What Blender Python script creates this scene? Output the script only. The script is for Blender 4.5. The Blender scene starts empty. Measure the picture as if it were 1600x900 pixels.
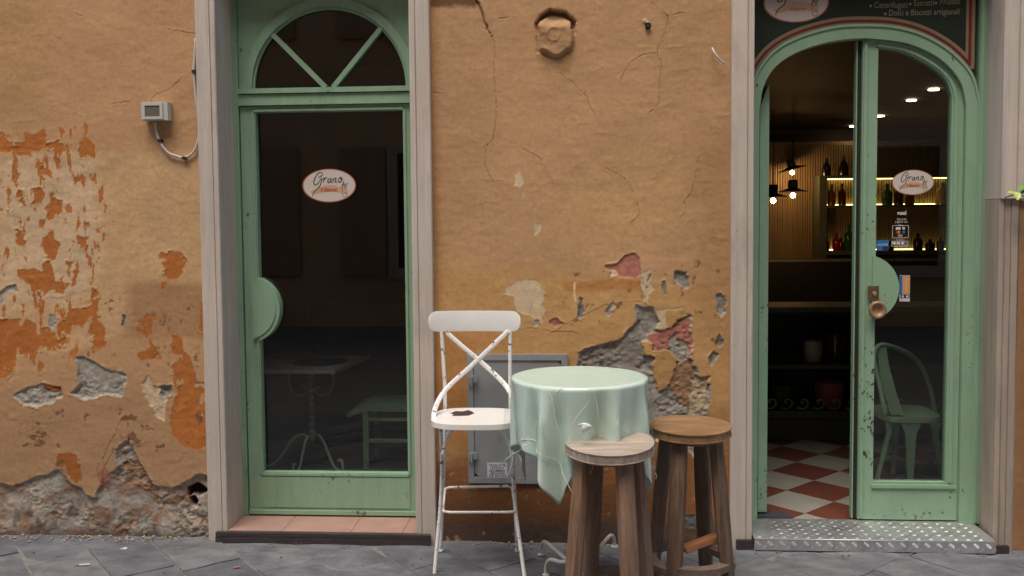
import bpy, bmesh, math, random
import numpy as np
from mathutils import Vector, Matrix
random.seed(4)
sc = bpy.context.scene
PI = math.pi
# ------------------------------------------------------------------ camera
YAW, PITCH, ROLL = math.radians(3.909), math.radians(-3.147), math.radians(-0.502)
FPX, SH = 1462.05, -30.0
CAM = Vector((0, -4.36, 1.5))
def basis():
    cy, sy, cp, sp = math.cos(YAW), math.sin(YAW), math.cos(PITCH), math.sin(PITCH)
    f = Vector((-sy*cp, cy*cp, sp)); r = Vector((cy, sy, 0)); u = r.cross(f)
    cr, sr = math.cos(ROLL), math.sin(ROLL)
    return cr*r + sr*u, -sr*r + cr*u, f
RV, UV, FV = basis()
cd = bpy.data.cameras.new('camera'); cam = bpy.data.objects.new('camera', cd); sc.collection.objects.link(cam)
cam.matrix_world = Matrix(((RV.x, UV.x, -FV.x, CAM.x), (RV.y, UV.y, -FV.y, CAM.y), (RV.z, UV.z, -FV.z, CAM.z), (0, 0, 0, 1)))
cd.sensor_width = 36; cd.lens = FPX/1600*36; cd.shift_y = SH/1600; cd.clip_end = 500; cd.clip_start = .05
sc.camera = cam
def at(px, py, Y=None, Z=None):
    d = FV + RV*((px-800)/FPX) - UV*((py-450-SH)/FPX)
    t = (Y-CAM.y)/d.y if Y is not None else (Z-CAM.z)/d.z
    return CAM + d*t
# ------------------------------------------------------------------ light
SUN_EL, SUN_AZ = math.radians(66), math.radians(200)      # high, from the street side, through cloud
w = bpy.data.worlds.new('World'); sc.world = w; w.use_nodes = True
nt = w.node_tree; nt.nodes.clear()
sky = nt.nodes.new('ShaderNodeTexSky'); sky.sky_type = 'NISHITA'; sky.sun_disc = False
sky.sun_elevation = SUN_EL; sky.sun_rotation = SUN_AZ; sky.air_density = 1.0; sky.dust_density = 4.0; sky.ozone_density = 1.0
bg = nt.nodes.new('ShaderNodeBackground'); bg.inputs[1].default_value = .125
wo = nt.nodes.new('ShaderNodeOutputWorld'); nt.links.new(sky.outputs[0], bg.inputs[0]); nt.links.new(bg.outputs[0], wo.inputs[0])
sl = bpy.data.lights.new('sun', 'SUN'); sl.energy = 1.3; sl.angle = math.radians(36); sl.color = (1, .93, .82)
so = bpy.data.objects.new('sun', sl); sc.collection.objects.link(so)
sd = Vector((math.sin(SUN_AZ)*math.cos(SUN_EL), math.cos(SUN_AZ)*math.cos(SUN_EL), math.sin(SUN_EL)))
so.rotation_euler = sd.to_track_quat('Z', 'Y').to_euler()
sc.view_settings.view_transform = 'Standard'; sc.view_settings.look = 'None'
sc.view_settings.exposure = 0.86; sc.view_settings.gamma = 1
GZ = -.04                                                   # street level
# ------------------------------------------------------------------ materials
def srgb(r, g, b):
    f = lambda c: (c/255/12.92) if c/255 <= .04045 else ((c/255+.055)/1.055)**2.4
    return (f(r), f(g), f(b))
def mat(name, col, rough=.6, cluster=0, metal=0, var=.15, scale=12, stretch=(1, 1, 1), bump=.15, bdist=.002, bscale=80,
        chip=None, chip_amt=.0, chip_scale=30, spec=.5, dirt=None, dirt_amt=0., coat=0):
    m = bpy.data.materials.new(name); m.use_nodes = True; n = m.node_tree.nodes; L = m.node_tree.links
    b = n['Principled BSDF']; b.inputs['Roughness'].default_value = rough; b.inputs['Metallic'].default_value = metal
    b.inputs['Specular IOR Level'].default_value = spec; b.inputs['Coat Weight'].default_value = coat
    tc = n.new('ShaderNodeTexCoord'); mp = n.new('ShaderNodeMapping'); mp.inputs['Scale'].default_value = stretch
    geo = n.new('ShaderNodeNewGeometry')
    L.new(geo.outputs['Position'], mp.inputs[0])
    nz = n.new('ShaderNodeTexNoise'); nz.inputs['Scale'].default_value = scale; nz.inputs['Detail'].default_value = 6; nz.inputs['Roughness'].default_value = .65
    L.new(mp.outputs[0], nz.inputs[0])
    cr = n.new('ShaderNodeValToRGB'); e = cr.color_ramp.elements; e[0].position = .28; e[1].position = .72
    e[0].color = (*[c*(1-var) for c in col], 1); e[1].color = (*[min(1, c*(1+var)) for c in col], 1)
    L.new(nz.outputs[0], cr.inputs[0]); out = cr.outputs[0]
    def over(colr, amt, sc_, hard, out, str2=(1, 1, 1)):
        mp2 = n.new('ShaderNodeMapping'); mp2.inputs['Scale'].default_value = str2; mp2.inputs['Location'].default_value = (3.1, 1.7, .3)
        L.new(geo.outputs['Position'], mp2.inputs[0])
        k = n.new('ShaderNodeTexNoise'); k.inputs['Scale'].default_value = sc_; k.inputs['Detail'].default_value = 8; k.inputs['Roughness'].default_value = .7
        L.new(mp2.outputs[0], k.inputs[0])
        r = n.new('ShaderNodeMapRange'); r.inputs[1].default_value = .5+amt; r.inputs[2].default_value = .5+amt+hard
        L.new(k.outputs[0], r.inputs[0])
        mx = n.new('ShaderNodeMix'); mx.data_type = 'RGBA'; L.new(r.outputs[0], mx.inputs[0]); L.new(out, mx.inputs[6]); mx.inputs[7].default_value = (*colr, 1)
        return mx.outputs[2]
    if dirt: out = over(dirt, dirt_amt, 5, .25, out, (1, 1, .35))
    if chip:
        if cluster:
            g2 = n.new('ShaderNodeTexNoise'); g2.inputs['Scale'].default_value = 3.2; L.new(geo.outputs['Position'], g2.inputs[0])
            k = n.new('ShaderNodeTexNoise'); k.inputs['Scale'].default_value = chip_scale; k.inputs['Detail'].default_value = 8; k.inputs['Roughness'].default_value = .7
            mp3 = n.new('ShaderNodeMapping'); mp3.inputs['Scale'].default_value = cluster; L.new(geo.outputs['Position'], mp3.inputs[0]); L.new(mp3.outputs[0], k.inputs[0])
            sp = n.new('ShaderNodeSeparateXYZ'); L.new(geo.outputs['Position'], sp.inputs[0])
            ad = n.new('ShaderNodeMath'); ad.operation = 'MULTIPLY_ADD'; ad.inputs[1].default_value = .55; L.new(g2.outputs[0], ad.inputs[0]); L.new(k.outputs[0], ad.inputs[2])
            hz = n.new('ShaderNodeMath'); hz.operation = 'MULTIPLY_ADD'; hz.inputs[1].default_value = -.035; L.new(sp.outputs[2], hz.inputs[0]); L.new(ad.outputs[0], hz.inputs[2])
            rr = n.new('ShaderNodeMapRange'); rr.inputs[1].default_value = .775+chip_amt; rr.inputs[2].default_value = .79+chip_amt; L.new(hz.outputs[0], rr.inputs[0])
            mx = n.new('ShaderNodeMix'); mx.data_type = 'RGBA'; L.new(rr.outputs[0], mx.inputs[0]); L.new(out, mx.inputs[6]); mx.inputs[7].default_value = (*chip, 1); out = mx.outputs[2]
        else: out = over(chip, chip_amt, chip_scale, .02, out)
    L.new(out, b.inputs['Base Color'])
    if bump:
        k = n.new('ShaderNodeTexNoise'); k.inputs['Scale'].default_value = bscale; k.inputs['Detail'].default_value = 5; L.new(mp.outputs[0], k.inputs[0])
        bp = n.new('ShaderNodeBump'); bp.inputs['Strength'].default_value = bump; bp.inputs['Distance'].default_value = bdist
        L.new(k.outputs[0], bp.inputs['Height']); L.new(bp.outputs[0], b.inputs['Normal'])
    return m
def emit(name, col, s):
    m = bpy.data.materials.new(name); m.use_nodes = True; b = m.node_tree.nodes['Principled BSDF']
    b.inputs['Base Color'].default_value = (*col, 1); b.inputs['Emission Color'].default_value = (*col, 1); b.inputs['Emission Strength'].default_value = s
    return m
def glass(name, tint=(1, 1, 1), rough=.0, ior=1.5, bump=0, amt=1.0, base=0.0):
    m = bpy.data.materials.new(name); m.use_nodes = True; n = m.node_tree.nodes; L = m.node_tree.links; n.clear()
    o = n.new('ShaderNodeOutputMaterial'); tr = n.new('ShaderNodeBsdfTransparent'); tr.inputs[0].default_value = (*tint, 1)
    g = n.new('ShaderNodeBsdfGlossy'); g.inputs['Roughness'].default_value = rough
    fr = n.new('ShaderNodeLayerWeight'); fr.inputs[0].default_value = .5
    pw = n.new('ShaderNodeMath'); pw.operation = 'POWER'; pw.inputs[1].default_value = 5; L.new(fr.outputs['Facing'], pw.inputs[0])
    mx = n.new('ShaderNodeMixShader'); ma = n.new('ShaderNodeMath'); ma.operation = 'MULTIPLY_ADD'; ma.inputs[1].default_value = .96*amt; ma.inputs[2].default_value = .04+base
    ma.use_clamp = True
    L.new(pw.outputs[0], ma.inputs[0]); L.new(ma.outputs[0], mx.inputs[0]); L.new(tr.outputs[0], mx.inputs[1]); L.new(g.outputs[0], mx.inputs[2]); L.new(mx.outputs[0], o.inputs[0])
    if bump:
        tc = n.new('ShaderNodeNewGeometry'); k = n.new('ShaderNodeTexNoise'); k.inputs['Scale'].default_value = 14; k.inputs['Detail'].default_value = 3
        k.inputs['Distortion'].default_value = 1.5
        L.new(tc.outputs['Position'], k.inputs[0]); bp = n.new('ShaderNodeBump'); bp.inputs['Strength'].default_value = bump; bp.inputs['Distance'].default_value = .02
        L.new(k.outputs[0], bp.inputs['Height']); L.new(bp.outputs[0], g.inputs['Normal']); L.new(bp.outputs[0], fr.inputs['Normal'])
    return m
M = {}
GREEN = (.262, .415, .285)
M['green'] = mat('green_paint', GREEN, rough=.42, var=.10, scale=5, stretch=(6, 6, .4), bump=.2, bscale=30, dirt=(.19, .28, .18), dirt_amt=.04, chip=(.10, .08, .05), chip_amt=.14, chip_scale=34, cluster=(1.3, 1.3, .8))
M['green_worn'] = mat('worn_green_paint', GREEN, rough=.45, var=.10, scale=5, bump=.15, chip=(.05, .05, .04), chip_amt=.118, chip_scale=34, cluster=(1.3, 1.3, .8), dirt=(.13, .2, .12), dirt_amt=.1)
M['stone'] = mat('travertine', (.54, .47, .41), rough=.75, var=.17, scale=5, stretch=(7.0, 7.0, .3), bump=.35, bscale=60, bdist=.003, chip=(.26, .22, .18), chip_amt=.175, chip_scale=38, dirt=(.36, .30, .25), dirt_amt=.04)
M['stone_brown'] = mat('brown_travertine', (.38, .31, .25), rough=.8, var=.2, scale=5, stretch=(2.5, 2.5, .4), bump=.4, bscale=60, bdist=.003, chip=(.12, .09, .07), chip_amt=.18, chip_scale=45)  # darker, browner travertine for the lower block of the right pilaster
M['slate'] = mat('slate_edge', (.045, .035, .037), rough=.6, var=.4, scale=30, stretch=(.4, 1, 3), bump=.5, bscale=60, bdist=.004)
M['blue_slate'] = mat('blue_slate', (.06, .066, .08), rough=.6, var=.2, scale=20)
M['paving'] = [mat('grey_sandstone_%d' % i, c, rough=.68, var=.36, scale=7, stretch=(1, 1.8, 1), bump=.9, bscale=13, bdist=.012,
                   chip=(.26, .26, .27), chip_amt=.2, chip_scale=40, dirt=(.065, .07, .08), dirt_amt=-.02) for i, c in enumerate([(.138, .146, .162), (.120, .128, .145), (.156, .162, .174)])]
M['joint'] = mat('joint_grit', (.19, .185, .175), rough=.9, var=.4, scale=60, bump=.6, bscale=150)
M['terracotta'] = mat('terracotta_tile', (.37, .225, .18), rough=.55, var=.16, scale=7, bump=.1, dirt=(.33, .22, .18), dirt_amt=.0)
M['white_metal'] = mat('chipped_white_enamel', (.84, .83, .80), rough=.35, var=.05, scale=8, bump=.08, chip=(.06, .035, .028), chip_amt=.09, chip_scale=36)
M['white_seat'] = mat('white_enamel', (.84, .83, .80), rough=.3, var=.04, scale=8, bump=.04, chip=(.06, .035, .03), chip_amt=.21, chip_scale=26)
M['rust'] = mat('bare_rusty_metal', (.05, .03, .025), rough=.7, var=.4, scale=40)
M['cream_metal'] = mat('cream_enamel', (.60, .60, .54), rough=.35, var=.08, scale=10, bump=.06, chip=(.1, .07, .05), chip_amt=.2, chip_scale=30)
M['wood_grey'] = mat('weathered_pine_top', (.43, .36, .29), rough=.62, var=.42, scale=5, stretch=(1.6, 16, 2), bump=.5, bscale=8, bdist=.002, chip=(.10, .06, .04), chip_amt=.17, chip_scale=16, dirt=(.32, .255, .20), dirt_amt=.02)
M['wood_tan'] = mat('varnished_pine_top', (.29, .175, .09), rough=.42, var=.42, scale=4, stretch=(2, 14, 2), bump=.4, bscale=8, bdist=.002, chip=(.42, .33, .24), chip_amt=.15, chip_scale=16, dirt=(.22, .12, .06), dirt_amt=.0)
M['wood_leg'] = mat('weathered_pine_leg', (.24, .135, .08), rough=.65, var=.55, scale=4, stretch=(16, 16, .8), bump=.8, bscale=6, bdist=.004, dirt=(.24, .19, .15), dirt_amt=-.06)
M['wood_leg_dark'] = mat('brown_pine_leg', (.15, .095, .062), rough=.6, var=.55, scale=4, stretch=(16, 16, .8), bump=.8, bscale=6, bdist=.004, dirt=(.22, .17, .13), dirt_amt=-.02)
M['wood_rail'] = mat('grey_wood_rail', (.17, .125, .095), rough=.7, var=.4, scale=30, stretch=(1, 1, 3), bump=.4)
M['wood_orange'] = mat('orange_wood', (.36, .16, .075), rough=.6, var=.25, scale=20)
M['cloth'] = mat('mint_cloth', (.66, .82, .74), rough=.55, var=.05, scale=5, bump=.06, bscale=500, bdist=.0005)
M['plastic'] = glass('clear_plastic_sheet', (.97, .985, .975), rough=.09, ior=1.45, bump=.10, amt=.55, base=.035)
M['glass'] = glass('window_glass', (.86, .88, .86), ior=1.5, base=.018)
M['bulb_glass'] = glass('bulb_glass', (1, .93, .8), ior=1.4)
M['grey_metal'] = mat('grey_painted_metal', (.25, .265, .27), rough=.5, var=.12, scale=7, bump=.1, dirt=(.12, .13, .135), dirt_amt=.02)
M['steel'] = mat('aluminium_tread_plate', (.56, .57, .58), rough=.42, metal=.75, var=.18, scale=9, bump=.2, bscale=90, dirt=(.22, .22, .22), dirt_amt=-.02)
M['steel_hi'] = mat('rubbed_aluminium', (.72, .73, .74), rough=.35, metal=.7, var=.1, scale=30)
M['steel_mid'] = mat('worn_aluminium', (.68, .69, .70), rough=.42, metal=.72, var=.2, scale=12)
M['box_grey'] = mat('grey_plastic', (.50, .50, .46), rough=.5, var=.05, scale=20, bump=0)
M['lens'] = mat('dusty_lens', (.16, .14, .11), rough=.25, var=.2, scale=30, bump=0)
M['cable'] = mat('white_cable', (.50, .48, .45), rough=.5, var=.1, scale=30, bump=0)
M['dark'] = mat('dark_metal', (.025, .022, .02), rough=.5, var=.2, scale=30)
M['brass'] = mat('brass', (.30, .19, .09), rough=.42, metal=.8, var=.3, scale=40)
M['knob'] = mat('turned_wood_knob', (.30, .17, .09), rough=.35, var=.3, scale=60)
M['sign_green'] = mat('dark_green_board', (.012, .024, .014), rough=.45, var=.2, scale=4, bump=0)
M['tan'] = mat('tan_line', (.25, .18, .11), rough=.5, var=.06, scale=4, bump=0)
M['red'] = mat('red_line', (.15, .014, .012), rough=.5, var=.05, scale=4, bump=0)
M['letter'] = mat('cream_lettering', (.30, .27, .20), rough=.5, var=.02, scale=4, bump=0)
M['logo_bg'] = mat('logo_ground', (.62, .55, .50), rough=.5, var=.02, scale=4, bump=0)
M['logo_red'] = mat('logo_border', (.40, .12, .10), rough=.5, var=.02, scale=4, bump=0)
M['logo_ink'] = mat('logo_ink', (.045, .055, .05), rough=.5, var=.02, scale=4, bump=0)
M['logo_ribbon'] = mat('logo_ribbon', (.58, .36, .22), rough=.5, var=.05, scale=4, bump=0)
M['logo_word'] = mat('logo_word', (.42, .08, .03), rough=.5, var=.02, scale=4, bump=0)
M['w_print'] = mat('white_print', (.62, .62, .62), rough=.5, var=.02, scale=4, bump=0)
M['blue'] = mat('blue_print', (.02, .16, .45), rough=.4, var=.05, scale=4, bump=0)
M['orange'] = mat('orange_print', (.68, .32, .12), rough=.4, var=.05, scale=4, bump=0)
M['navy'] = mat('navy_print', (.02, .03, .12), rough=.4, var=.05, scale=4, bump=0)
M['redp'] = mat('red_print', (.5, .05, .02), rough=.4, var=.05, scale=4, bump=0)
M['inner_wall'] = mat('dim_plaster', (.09, .07, .055), rough=.8, var=.1, scale=3)
M['ceiling'] = mat('dark_ceiling', (.040, .030, .023), rough=.7, var=.35, scale=3, stretch=(.4, 3, 1))
M['ribs'] = mat('ribbed_wood', (.30, .21, .10), rough=.55, var=.12, scale=6)
M['shelf'] = mat('olive_shelf', (.10, .11, .07), rough=.6, var=.12, scale=6)
M['counter'] = mat('black_counter', (.02, .017, .014), rough=.55, var=.3, scale=6)
M['pgreen'] = mat('pale_green_paint', (.27, .44, .31), rough=.5, var=.1, scale=6)
M['tile_w'] = mat('cream_floor_tile', (.39, .375, .33), rough=.35, var=.07, scale=8, bump=.03)
M['tile_r'] = mat('red_floor_tile', (.19, .065, .045), rough=.4, var=.14, scale=8, bump=.03)
M['grout'] = mat('dark_grout', (.05, .04, .035), rough=.8)
M['leafg'] = mat('green_leaf', (.12, .30, .035), rough=.45, var=.3, scale=40)
M['leafy'] = mat('yellow_green_leaf', (.42, .52, .10), rough=.45, var=.2, scale=40)
M['leafb'] = mat('dry_leaf', (.42, .17, .09), rough=.6, var=.2, scale=90)
M['stem'] = mat('plant_stem', (.06, .07, .03), rough=.6)
M['dirt'] = mat('dark_soil', (.03, .022, .018), rough=.9)
M['stucco'] = mat('ochre_stucco', (.36, .24, .14), rough=.9, var=.15, scale=2)
M['opp'] = mat('warm_pale_stucco', (.66, .49, .33), rough=.9, var=.12, scale=1.5)
M['shutter'] = mat('brown_shutter', (.42, .31, .21), rough=.6)
M['opp_frame'] = mat('pale_window_frame', (.5, .48, .44), rough=.6)
M['white_cer'] = mat('cream_ceramic', (.45, .40, .30), rough=.3, bump=0)
for k, c in {'b_red': (.35, .01, .01), 'b_green': (.02, .12, .03), 'b_dark': (.012, .01, .014), 'b_amber': (.20, .07, .015), 'b_yellow': (.5, .36, .03), 'b_brown': (.08, .03, .015)}.items():
    M[k] = mat(k, c, rough=.12, var=.1, scale=30, bump=0)
M['bulb'] = emit('lit_filament_bulb', (1, .62, .25), 30); M['led'] = emit('led_strip', (1, .72, .22), 4.5); M['spot'] = emit('lit_spot', (1, .8, .5), 14)
# ------------------------------------------------------------------ object helpers
COL = sc.collection
def wpos(o):
    v = Vector((0, 0, 0))
    while o is not None: v += o.location; o = o.parent
    return v
def obj(name, bm, m, parent=None, smooth=False, bevel=0, **props):
    me = bpy.data.meshes.new(name)
    if bevel: bmesh.ops.bevel(bm, geom=[e for e in bm.edges if len(e.link_faces) == 2 and e.calc_face_angle(0) > .6], offset=bevel, segments=2, affect='EDGES', clamp_overlap=True)
    bmesh.ops.recalc_face_normals(bm, faces=bm.faces)
    if parent is not None: bmesh.ops.translate(bm, verts=bm.verts, vec=-wpos(parent))
    if smooth:
        for f in bm.faces: f.smooth = True
        if smooth == 2:
            for e in bm.edges:
                if len(e.link_faces) == 2 and e.calc_face_angle(0) > .7: e.smooth = False
    bm.to_mesh(me); bm.free()
    for mm in (m if isinstance(m, (list, tuple)) else [m]): me.materials.append(mm)
    o = bpy.data.objects.new(name, me); COL.objects.link(o); o.parent = parent
    for k, v in props.items(): o[k] = v
    return o
def thing(name, label, cat, loc=(0, 0, 0), group=None, kind=None):
    o = bpy.data.objects.new(name, None); COL.objects.link(o); o.location = loc; o.empty_display_size = .1
    o['label'] = label; o['category'] = cat
    if group: o['group'] = group
    if kind: o['kind'] = kind
    return o
def tag(o, label, cat, group=None):
    o['label'] = label; o['category'] = cat
    if group: o['group'] = group
    return o
def BM(): return bmesh.new()
def box(bm, x0, x1, y0, y1, z0, z1, rot=None, c=None):
    vs = [bm.verts.new((x, y, z)) for x in (x0, x1) for y in (y0, y1) for z in (z0, z1)]
    for f in ((0, 1, 3, 2), (4, 6, 7, 5), (0, 4, 5, 1), (2, 3, 7, 6), (0, 2, 6, 4), (1, 5, 7, 3)): bm.faces.new([vs[i] for i in f])
    if rot is not None: bmesh.ops.rotate(bm, verts=vs, cent=c, matrix=rot)
    return vs
def prism(bm, pts, y0, y1):                                # pts: (x, z) outline
    a = [bm.verts.new((x, y0, z)) for x, z in pts]; b = [bm.verts.new((x, y1, z)) for x, z in pts]
    bm.faces.new(a); bm.faces.new(b[::-1]); n = len(pts)
    for i in range(n): bm.faces.new((a[i], a[(i+1) % n], b[(i+1) % n], b[i]))
def prismz(bm, pts, z0, z1):
    a = [bm.verts.new((x, y, z0)) for x, y in pts]; b = [bm.verts.new((x, y, z1)) for x, y in pts]
    bm.faces.new(a); bm.faces.new(b[::-1]); n = len(pts)
    for i in range(n): bm.faces.new((a[i], a[(i+1) % n], b[(i+1) % n], b[i]))
def band(bm, A, B, y0, y1, closed=False):                   # strip between outlines A and B, extruded in y
    n = len(A); V = [[bm.verts.new((p[0], y, p[1])) for p in P] for P in (A, B) for y in (y0, y1)]
    a0, a1, b0, b1 = V; r = range(n if closed else n-1)
    for i in r:
        j = (i+1) % n
        for q in ((a0[i], a0[j], b0[j], b0[i]), (a1[i], b1[i], b1[j], a1[j]), (a0[i], a1[i], a1[j], a0[j]), (b0[i], b0[j], b1[j], b1[i])): bm.faces.new(q)
    if not closed:
        for i in (0, n-1): bm.faces.new((a0[i], a1[i], b1[i], b0[i]))
def tube(bm, pts, r, seg=8, cap=True, flat=None):
    pts = [Vector(p) for p in pts]; n = len(pts); rs = r if isinstance(r, (list, tuple)) else [r]*n
    rings = []; prev = None
    for i, p in enumerate(pts):
        t = (pts[min(i+1, n-1)] - pts[max(i-1, 0)]).normalized()
        if prev is None: s = t.orthogonal().normalized() if flat is None else t.cross(Vector(flat)).normalized()
        else: s = (prev - t*prev.dot(t)).normalized() if flat is None else t.cross(Vector(flat)).normalized()
        prev = s; q = t.cross(s)
        ry = rs[i] if flat is None else rs[i]*.3
        rings.append([bm.verts.new(p + s*rs[i]*math.cos(2*PI*k/seg) + q*ry*math.sin(2*PI*k/seg)) for k in range(seg)])
    for i in range(n-1):
        for k in range(seg): bm.faces.new((rings[i][k], rings[i][(k+1) % seg], rings[i+1][(k+1) % seg], rings[i+1][k]))
    if cap: bm.faces.new(rings[0][::-1]); bm.faces.new(rings[-1])
def lathe(bm, prof, c, seg=24, axis='Z'):
    rings = []
    for r, h in prof:
        ring = []
        for k in range(seg):
            a = 2*PI*k/seg; x, y = r*math.cos(a), r*math.sin(a)
            ring.append(bm.verts.new((c[0]+x, c[1]+y, c[2]+h) if axis == 'Z' else (c[0]+x, c[1]+h, c[2]+y)))
        rings.append(ring)
    for i in range(len(prof)-1):
        for k in range(seg): bm.faces.new((rings[i][k], rings[i][(k+1) % seg], rings[i+1][(k+1) % seg], rings[i+1][k]))
    if prof[0][0] > 1e-5: bm.faces.new(rings[0][::-1])
    if prof[-1][0] > 1e-5: bm.faces.new(rings[-1])
    bmesh.ops.remove_doubles(bm, verts=bm.verts, dist=1e-6)
def catmull(P, n=8):
    P = [Vector(p) for p in P]; Q = [2*P[0]-P[1]] + P + [2*P[-1]-P[-2]]; out = []
    for i in range(1, len(Q)-2):
        for k in range(n):
            t = k/n; a, b, c, d = Q[i-1], Q[i], Q[i+1], Q[i+2]
            out.append(.5*((2*b) + (c-a)*t + (2*a-5*b+4*c-d)*t*t + (3*b-a-3*c+d)*t*t*t))
    out.append(P[-1]); return out
def resample(P, n):
    P = [Vector(p) for p in P]; d = [0]
    for a, b in zip(P, P[1:]): d.append(d[-1]+(b-a).length)
    out = []; j = 0
    for k in range(n):
        s = d[-1]*k/(n-1)
        while j < len(d)-2 and d[j+1] < s: j += 1
        t = (s-d[j])/max(1e-9, d[j+1]-d[j]); out.append(P[j].lerp(P[j+1], t))
    return out
def pxz(pts, Y): return [(lambda v: (v.x, v.z))(at(x, y, Y)) for x, y in pts]
def offset(P, d):                                          # offset an open (x, z) path along its left normal
    out = []; n = len(P)
    for i in range(n):
        a, b = Vector(P[max(i-1, 0)]), Vector(P[min(i+1, n-1)]); t = (b-a).normalized(); out.append((P[i][0]-t.y*d, P[i][1]+t.x*d))
    return out
def text(body, x, z, Y, height=None, width=None, m=None, parent=None, name='lettering', align='LEFT', rot=0, shear=0, weight=0):
    c = bpy.data.curves.new('t', 'FONT'); c.body = body; c.align_x = align; c.extrude = 0; c.shear = shear; c.offset = weight; c.resolution_u = 3
    o = bpy.data.objects.new('t', c); COL.objects.link(o); dg = bpy.context.evaluated_depsgraph_get()
    me = bpy.data.meshes.new_from_object(o.evaluated_get(dg)); bpy.data.objects.remove(o)
    co = np.array([v.co for v in me.vertices]); 
    w_ = co[:, 0].max()-co[:, 0].min(); h_ = 1.0
    sx = sz = (height if height else width/w_)
    if width: sx = width/w_
    ca, sa = math.cos(rot), math.sin(rot); p0 = wpos(parent) if parent else Vector((0, 0, 0))
    for v in me.vertices:
        px, pz = v.co.x*sx, v.co.y*sz
        v.co = (x+px*ca-pz*sa-p0.x, Y-p0.y, z+px*sa+pz*ca-p0.z)
    me.materials.append(m); o = bpy.data.objects.new(name, me); COL.objects.link(o); o.parent = parent
    return o
# ------------------------------------------------------------------ numpy noise
_R = np.random.RandomState(7); _T = _R.rand(512, 512)*2-1
def vn(x, z, s=0):
    x = x+s*17.31; z = z+s*9.77; xi = np.floor(x).astype(int); zi = np.floor(z).astype(int); fx = x-xi; fz = z-zi
    fx = fx*fx*(3-2*fx); fz = fz*fz*(3-2*fz); g = lambda a, b: _T[(a+s*37) % 512, (b+s*71) % 512]
    return (g(xi, zi)*(1-fx)+g(xi+1, zi)*fx)*(1-fz)+(g(xi, zi+1)*(1-fx)+g(xi+1, zi+1)*fx)*fz
def fbm(x, z, s=0, o=4, g=.5):
    r = 0; a = 1; t = 0
    for i in range(o): r = r+a*vn(x*2**i, z*2**i, s+i*3); t += a; a *= g
    return r/t
def ridged(x, z, s=0, o=4):
    r = 0; a = 1; t = 0
    for i in range(o): r = r+a*(1-np.abs(vn(x*2**i, z*2**i, s+i*3))*2); t += a; a *= .5
    return r/t
def sdf(P, X, Z, big=-.2, m=.05):
    P = np.array(P); out = np.full(X.shape, big)
    rows = np.where((Z[:, 0] > P[:, 1].min()-m) & (Z[:, 0] < P[:, 1].max()+m))[0]; cols = np.where((X[0] > P[:, 0].min()-m) & (X[0] < P[:, 0].max()+m))[0]
    if len(rows) == 0 or len(cols) == 0: return out
    sl_ = np.s_[rows[0]:rows[-1]+1, cols[0]:cols[-1]+1]; x = X[sl_]; z = Z[sl_]
    d = np.full(x.shape, 9.); ins = np.zeros(x.shape, bool); n = len(P)
    for i in range(n):
        a, b = P[i], P[(i+1) % n]; e = b-a; L2 = e@e+1e-12
        t = np.clip(((x-a[0])*e[0]+(z-a[1])*e[1])/L2, 0, 1); d = np.minimum(d, np.hypot(x-a[0]-t*e[0], z-a[1]-t*e[1]))
        c = ((a[1] > z) != (b[1] > z)) & (x < (b[0]-a[0])*(z-a[1])/(b[1]-a[1]+1e-12)+a[0]); ins ^= c
    out[sl_] = np.where(ins, d, -d); return out
def line_d(P, X, Z):
    d = np.full(X.shape, 9.)
    for a, b in zip(P, P[1:]):
        a = np.array(a); b = np.array(b); e = b-a; L2 = e@e+1e-12; m = .06
        rows = np.where((Z[:, 0] > min(a[1], b[1])-m) & (Z[:, 0] < max(a[1], b[1])+m))[0]; cols = np.where((X[0] > min(a[0], b[0])-m) & (X[0] < max(a[0], b[0])+m))[0]
        if len(rows) == 0 or len(cols) == 0: continue
        s = np.s_[rows[0]:rows[-1]+1, cols[0]:cols[-1]+1]; x = X[s]; z = Z[s]
        t = np.clip(((x-a[0])*e[0]+(z-a[1])*e[1])/L2, 0, 1); d[s] = np.minimum(d[s], np.hypot(x-a[0]-t*e[0], z-a[1]-t*e[1]))
    return d
sstep = lambda a, b, v: (lambda t: t*t*(3-2*t))(np.clip((v-a)/(b-a), 0, 1))
# wall material: the colours of the plaster layers come from the mesh, the grain from noise
def wall_mat():
    m = bpy.data.materials.new('peeling_plaster'); m.use_nodes = True; n = m.node_tree.nodes; L = m.node_tree.links; b = n['Principled BSDF']
    b.inputs['Roughness'].default_value = .88; b.inputs['Specular IOR Level'].default_value = .2
    a = n.new('ShaderNodeAttribute'); a.attribute_name = 'layer'
    g = n.new('ShaderNodeNewGeometry'); k = n.new('ShaderNodeTexNoise'); k.inputs['Scale'].default_value = 45; k.inputs['Detail'].default_value = 8; k.inputs['Roughness'].default_value = .7
    L.new(g.outputs['Position'], k.inputs[0]); r = n.new('ShaderNodeMapRange'); r.inputs[1].default_value = .3; r.inputs[2].default_value = .7; r.inputs[3].default_value = .86; r.inputs[4].default_value = 1.12
    L.new(k.outputs[0], r.inputs[0]); v = n.new('ShaderNodeVectorMath'); v.operation = 'SCALE'; L.new(a.outputs['Color'], v.inputs[0]); L.new(r.outputs[0], v.inputs['Scale']); L.new(v.outputs[0], b.inputs['Base Color'])
    k2 = n.new('ShaderNodeTexNoise'); k2.inputs['Scale'].default_value = 120; k2.inputs['Detail'].default_value = 6; L.new(g.outputs['Position'], k2.inputs[0])
    bp = n.new('ShaderNodeBump'); bp.inputs['Strength'].default_value = .35; bp.inputs['Distance'].default_value = .002; L.new(k2.outputs[0], bp.inputs['Height']); L.new(bp.outputs[0], b.inputs['Normal'])
    return m
M['wall'] = wall_mat()
TAN = np.array([.49, .288, .150]); ORANGE = np.array([.43, .150, .038]); CREAM = np.array([.56, .40, .235]); GREY = np.array([.31, .28, .24]); PINK = np.array([.42, .17, .125])
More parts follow.
